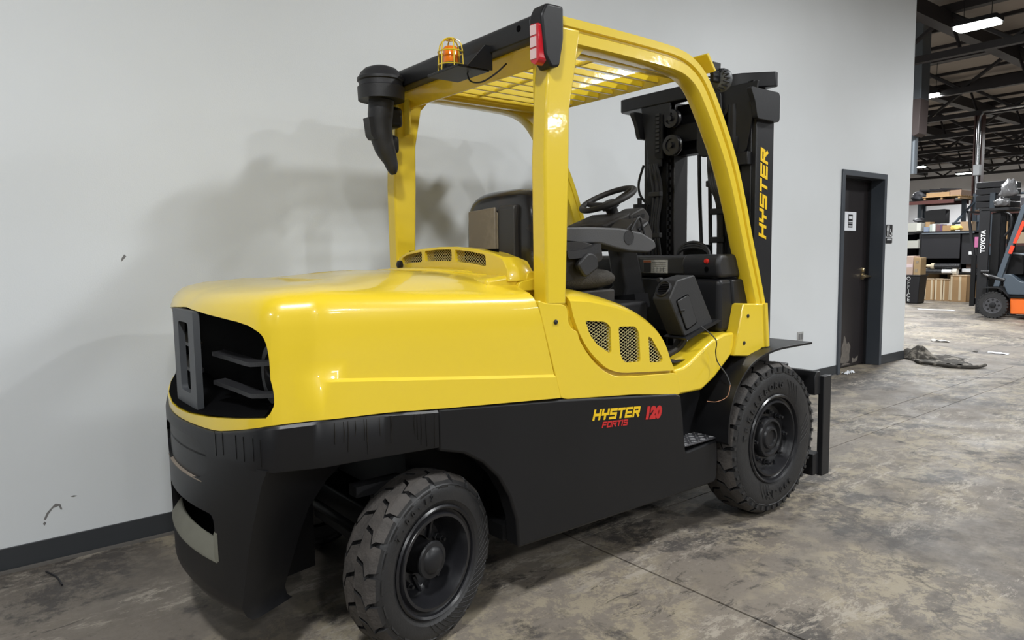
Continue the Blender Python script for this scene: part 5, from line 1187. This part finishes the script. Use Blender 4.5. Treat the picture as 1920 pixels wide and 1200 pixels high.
# ---- mast
MT = empty('mast', (3.55, 2.61, .1), FK)
MY = 2.61
def mm(y): return 2*MY-y
for s in (0, 1):
    f = (lambda y: y) if s == 0 else mm
    ya, yb = sorted((f(2.215), f(2.245)))
    bm = B(); box(bm, 3.465, 3.635, ya, yb, .10, 2.24); ya2, yb2 = sorted((f(2.245), f(2.31))); box(bm, 3.465, 3.487, ya2, yb2, .10, 2.24); box(bm, 3.613, 3.635, ya2, yb2, .10, 2.24)
    obj('outer_channel', bm, BLK2, MT, bevel=.005)
    ya, yb = sorted((f(2.262), f(2.285))); bm = B(); box(bm, 3.50, 3.62, ya, yb, .12, 2.32); ya2, yb2 = sorted((f(2.285), f(2.37))); box(bm, 3.50, 3.52, ya2, yb2, .12, 2.32); box(bm, 3.60, 3.62, ya2, yb2, .12, 2.32)
    obj('middle_channel', bm, DARK, MT, bevel=.004)
    ya, yb = sorted((f(2.33), f(2.40))); bm = B(); box(bm, 3.53, 3.66, ya, yb, .14, 2.30)
    obj('inner_channel', bm, mat('greased_steel', (.014, .013, .013), .35), MT, bevel=.004)
    bm = B()
    for k in range(26): box(bm, 3.496, 3.500, *sorted((f(2.375), f(2.395))), .95+.045*k, .975+.045*k)
    tag(obj('leaf_chain', bm, DARK, MT), kind='stuff')
    # top bracket
    yb_ = sorted((f(2.185), f(2.215)))
    obj('top_bracket', prismm(fillet([(3.36, 2.245), (3.40, 2.18), (3.42, 2.11), (3.43, 2.095), (3.63, 2.095), (3.64, 2.11), (3.64, 2.24), (3.625, 2.255), (3.37, 2.255)], .01, 2), 'y', *yb_), BLK2, MT, bevel=.004)
    bm = B(); yb2 = sorted((f(2.20), f(2.44))); prism(bm, [(f(2.20), 2.30), (f(2.43), 2.30), (f(2.43), 2.20), (f(2.365), 2.15), (f(2.365), 1.915), (f(2.30), 1.905), (f(2.265), 1.95), (f(2.225), 2.15)], 'x', 3.448, 3.460); obj('top_plate', bm, BLK2, MT, bevel=.003)
# crossbar with swept ends
XB = [(3.44, 3.10), (3.44, 2.40), (3.475, 2.32), (3.58, 2.21), (3.60, 2.19), (3.625, 2.19), (3.63, 2.27), (3.52, 2.45), (3.52, 2.78), (3.66, 3.02), (3.66, 3.20), (3.60, 3.22), (3.475, 3.205), (3.445, 3.185)]
obj('top_crossbar', prismm(XB, 'z', 2.285, 2.365), BLK2, MT, bevel=.006)
obj('second_crossbar', boxm(3.56, 3.64, 2.3, 2.92, 1.98, 2.28), DARK, MT)
obj('lower_crossbar', boxm(3.47, 3.52, 2.25, 2.97, .55, .70), DARK, MT)
obj('middle_crossbar', boxm(3.50, 3.60, 2.30, 2.92, 2.05, 2.15), DARK, MT)
# hanging hose bracket plate
obj('hose_bracket', prismm(fillet([(2.58, 2.29), (2.42, 2.29), (2.40, 1.94), (2.55, 1.93), (2.585, 1.97)], .03, 3), 'x', 3.43, 3.46), BLK2, MT, bevel=.006)
# sheaves
def sheave(x, y, z, r, name='sheave'):
    bm = B(); lathe(bm, [(-.02, 0), (-.02, r*.98), (-.012, r), (-.006, r*.86), (.006, r*.86), (.012, r), (.02, r*.98), (.021, r*.62), (.012, r*.60), (.012, r*.30), (.03, r*.28), (.03, 0)], Matrix.Translation((x, y, z)) @ AXn, 32); return obj(name, bm, RIM, MT)
sheave(3.455, 2.775, 2.03, .062); sheave(3.47, 2.79, 2.19, .055); sheave(3.47, 2.44, 2.19, .055)
bm = B(); prism(bm, [(2.84, 2.22), (2.90, 2.22), (2.90, 1.98), (2.88, 1.96), (2.84, 1.96)], 'x', 3.44, 3.452); obj('chain_anchor', bm, DARK, MT)
bm = B()
for k in range(10): box(bm, 3.434, 3.44, 2.862, 2.89, 2.0+.024*k, 2.016+.024*k)
tag(obj('chain_link', bm, PLA, MT), kind='stuff')
# cylinders, hoses
for y in (2.985, 2.30):
    bm = B(); lathe(bm, [(.4, .036), (1.66, .036), (1.665, .040), (1.69, .040), (1.69, .014), (1.73, .014), (1.73, 0)], Matrix.Translation((3.40, y, 0)), 20); obj('lift_cylinder', bm, BLK2, MT)
bm = B(); lathe(bm, [(.5, .045), (1.95, .045), (1.96, .05), (2.02, .05), (2.02, .035), (2.2, .035), (2.2, 0)], Matrix.Translation((3.47, 2.36, 0)), 20); obj('lift_cylinder', bm, BLK2, MT)
for k, y in enumerate((2.90, 2.885, 2.865, 2.85)):
    bm = B(); tube(bm, spline([(3.42, y+.02, 1.93), (3.42+.01*(k % 2), y-.01, 1.75), (3.41, y, 1.55), (3.42, y-.012*k+.02, 1.3), (3.42, y, .95)], 5), .010, 8); obj('hose', bm, PLA, MT)
bm = B(); tube(bm, spline([(3.42, 2.97, 1.93), (3.41, 3.0, 1.83), (3.41, 2.99, 1.75), (3.42, 2.93, 1.68)], 5), .008, 7); obj('hose', bm, BLK2, MT)
for z in (1.73, 1.48): obj('hose_clamp', boxm(3.40, 3.43, 2.83, 2.915, z, z+.03), PLA, MT, bevel=.004)
for (ya, za, yb, zb_) in ((2.57, 1.95, 2.535, 1.36), (2.50, 1.95, 2.475, 1.36)):
    bm = B(); tube(bm, spline([(3.44, ya, za), (3.44, ya-.01, 1.65), (3.43, yb, zb_)], 5), .011, 8); obj('hose', bm, BLK2, MT)
for k in range(3):
    bm = B(); tube(bm, spline([(3.44, 2.50-.02*k, 1.93), (3.43, 2.48-.015*k, 1.78), (3.44, 2.43-.01*k, 1.62), (3.44, 2.43-.012*k, 1.2)], 5), .014, 8); obj('hose', bm, PLA, MT)
for z, y in ((1.76, 2.46), (1.60, 2.43), (1.44, 2.43)): obj('hose_clamp', boxm(3.42, 3.46, y-.05, y+.05, z, z+.035), BLK2, MT, bevel=.005)
obj('bracket_clip', boxm(3.42, 3.47, 2.24, 2.34, 1.86, 1.93), BLK2, MT, bevel=.004)
bm = B()
for k in range(3): tube(bm, [(3.30-.0*k, 2.50+.11*cos(a), 1.37+(.075-.014*k)*sin(a)) for a in [pi*i/12 for i in range(13)]], .010, 7)
obj('hose_loop', bm, PLA, MT)
obj('hose_guide', prismm(fillet([(2.42, 1.33), (2.42, 1.43), (2.60, 1.44), (2.60, 1.33)], .01, 2), 'x', 3.34, 3.36), DARK, MT)
bm = B(); stroke_text(bm, 'HYSTER', (3.500, 2.2144, 1.455), (.01, 0, 1), (-1, 0, 0), .072, th=.235, wr=1.02, gap=.22, nrm=(0, -1, 0))
for v in bm.verts: v.co.x += .072
obj('yellow_lettering', bm, YELD, MT, smooth=20)
# work light on the guard, seen past the leg
WLg = empty('work_light', (2.98, 2.13, 2.27), FK)
bm = B(); lathe(bm, [(0, 0), (0, .035), (.01, .05), (.02, .055), (.034, .055), (.037, .05), (.038, 0)], Matrix.Translation((2.955, 2.10, 2.215)) @ Matrix(((0, 0, 1), (0, 1, 0), (-1, 0, 0))).to_4x4(), 28); obj('lamp_body', bm, mat('grey_lamp_body', (.08, .085, .09), .45), WLg)
bm = B()
for i in range(16):
    a = 2*pi*i/16; tube(bm, [(2.935, 2.10+.046*cos(a), 2.215+.046*sin(a)), (2.972, 2.10+.052*cos(a), 2.215+.052*sin(a))], .004, 5)
obj('cooling_fin', bm, BLK2, WLg); obj('mount_bracket', boxm(2.90, 2.96, 2.09, 2.11, 2.20, 2.29), BLK2, WLg, bevel=.003)
# ---- carriage
CA = empty('carriage', (3.95, 2.62, .06), FK)
for y0, y1 in ((2.03, 2.065), (3.175, 3.21)):
    obj('end_plate', prismm([(3.905, .075), (3.905, .665), (3.99, .665), (3.99, .075)], 'y', y0, y1), BLK2, CA, bevel=.004)
obj('upper_bar', prismm([(3.84, .56), (3.84, .665), (3.86, .695), (3.90, .695), (3.91, .56)], 'y', 2.05, 3.19), BLK2, CA, bevel=.004)
obj('lower_bar', prismm([(3.84, .085), (3.84, .21), (3.90, .22), (3.91, .085)], 'y', 2.05, 3.19), BLK2, CA, bevel=.004)
for y in (2.25, 2.45, 2.80, 3.0): obj('side_shift_block', boxm(3.83, 3.90, y, y+.10, .69, .72), PLA, CA, bevel=.004)
for y in (2.30, 2.36): 
    bm = B(); lathe(bm, [(.70, .018), (.745, .018), (.75, .014), (.75, 0)], Matrix.Translation((3.72, y, 0)), 14); obj('bolt_head', bm, BLK2, CA)
obj('roller_bracket', boxm(3.66, 3.88, 2.26, 2.34, .30, .70), DARK, CA); obj('roller_bracket', boxm(3.66, 3.88, 2.90, 2.98, .30, .70), DARK, CA)
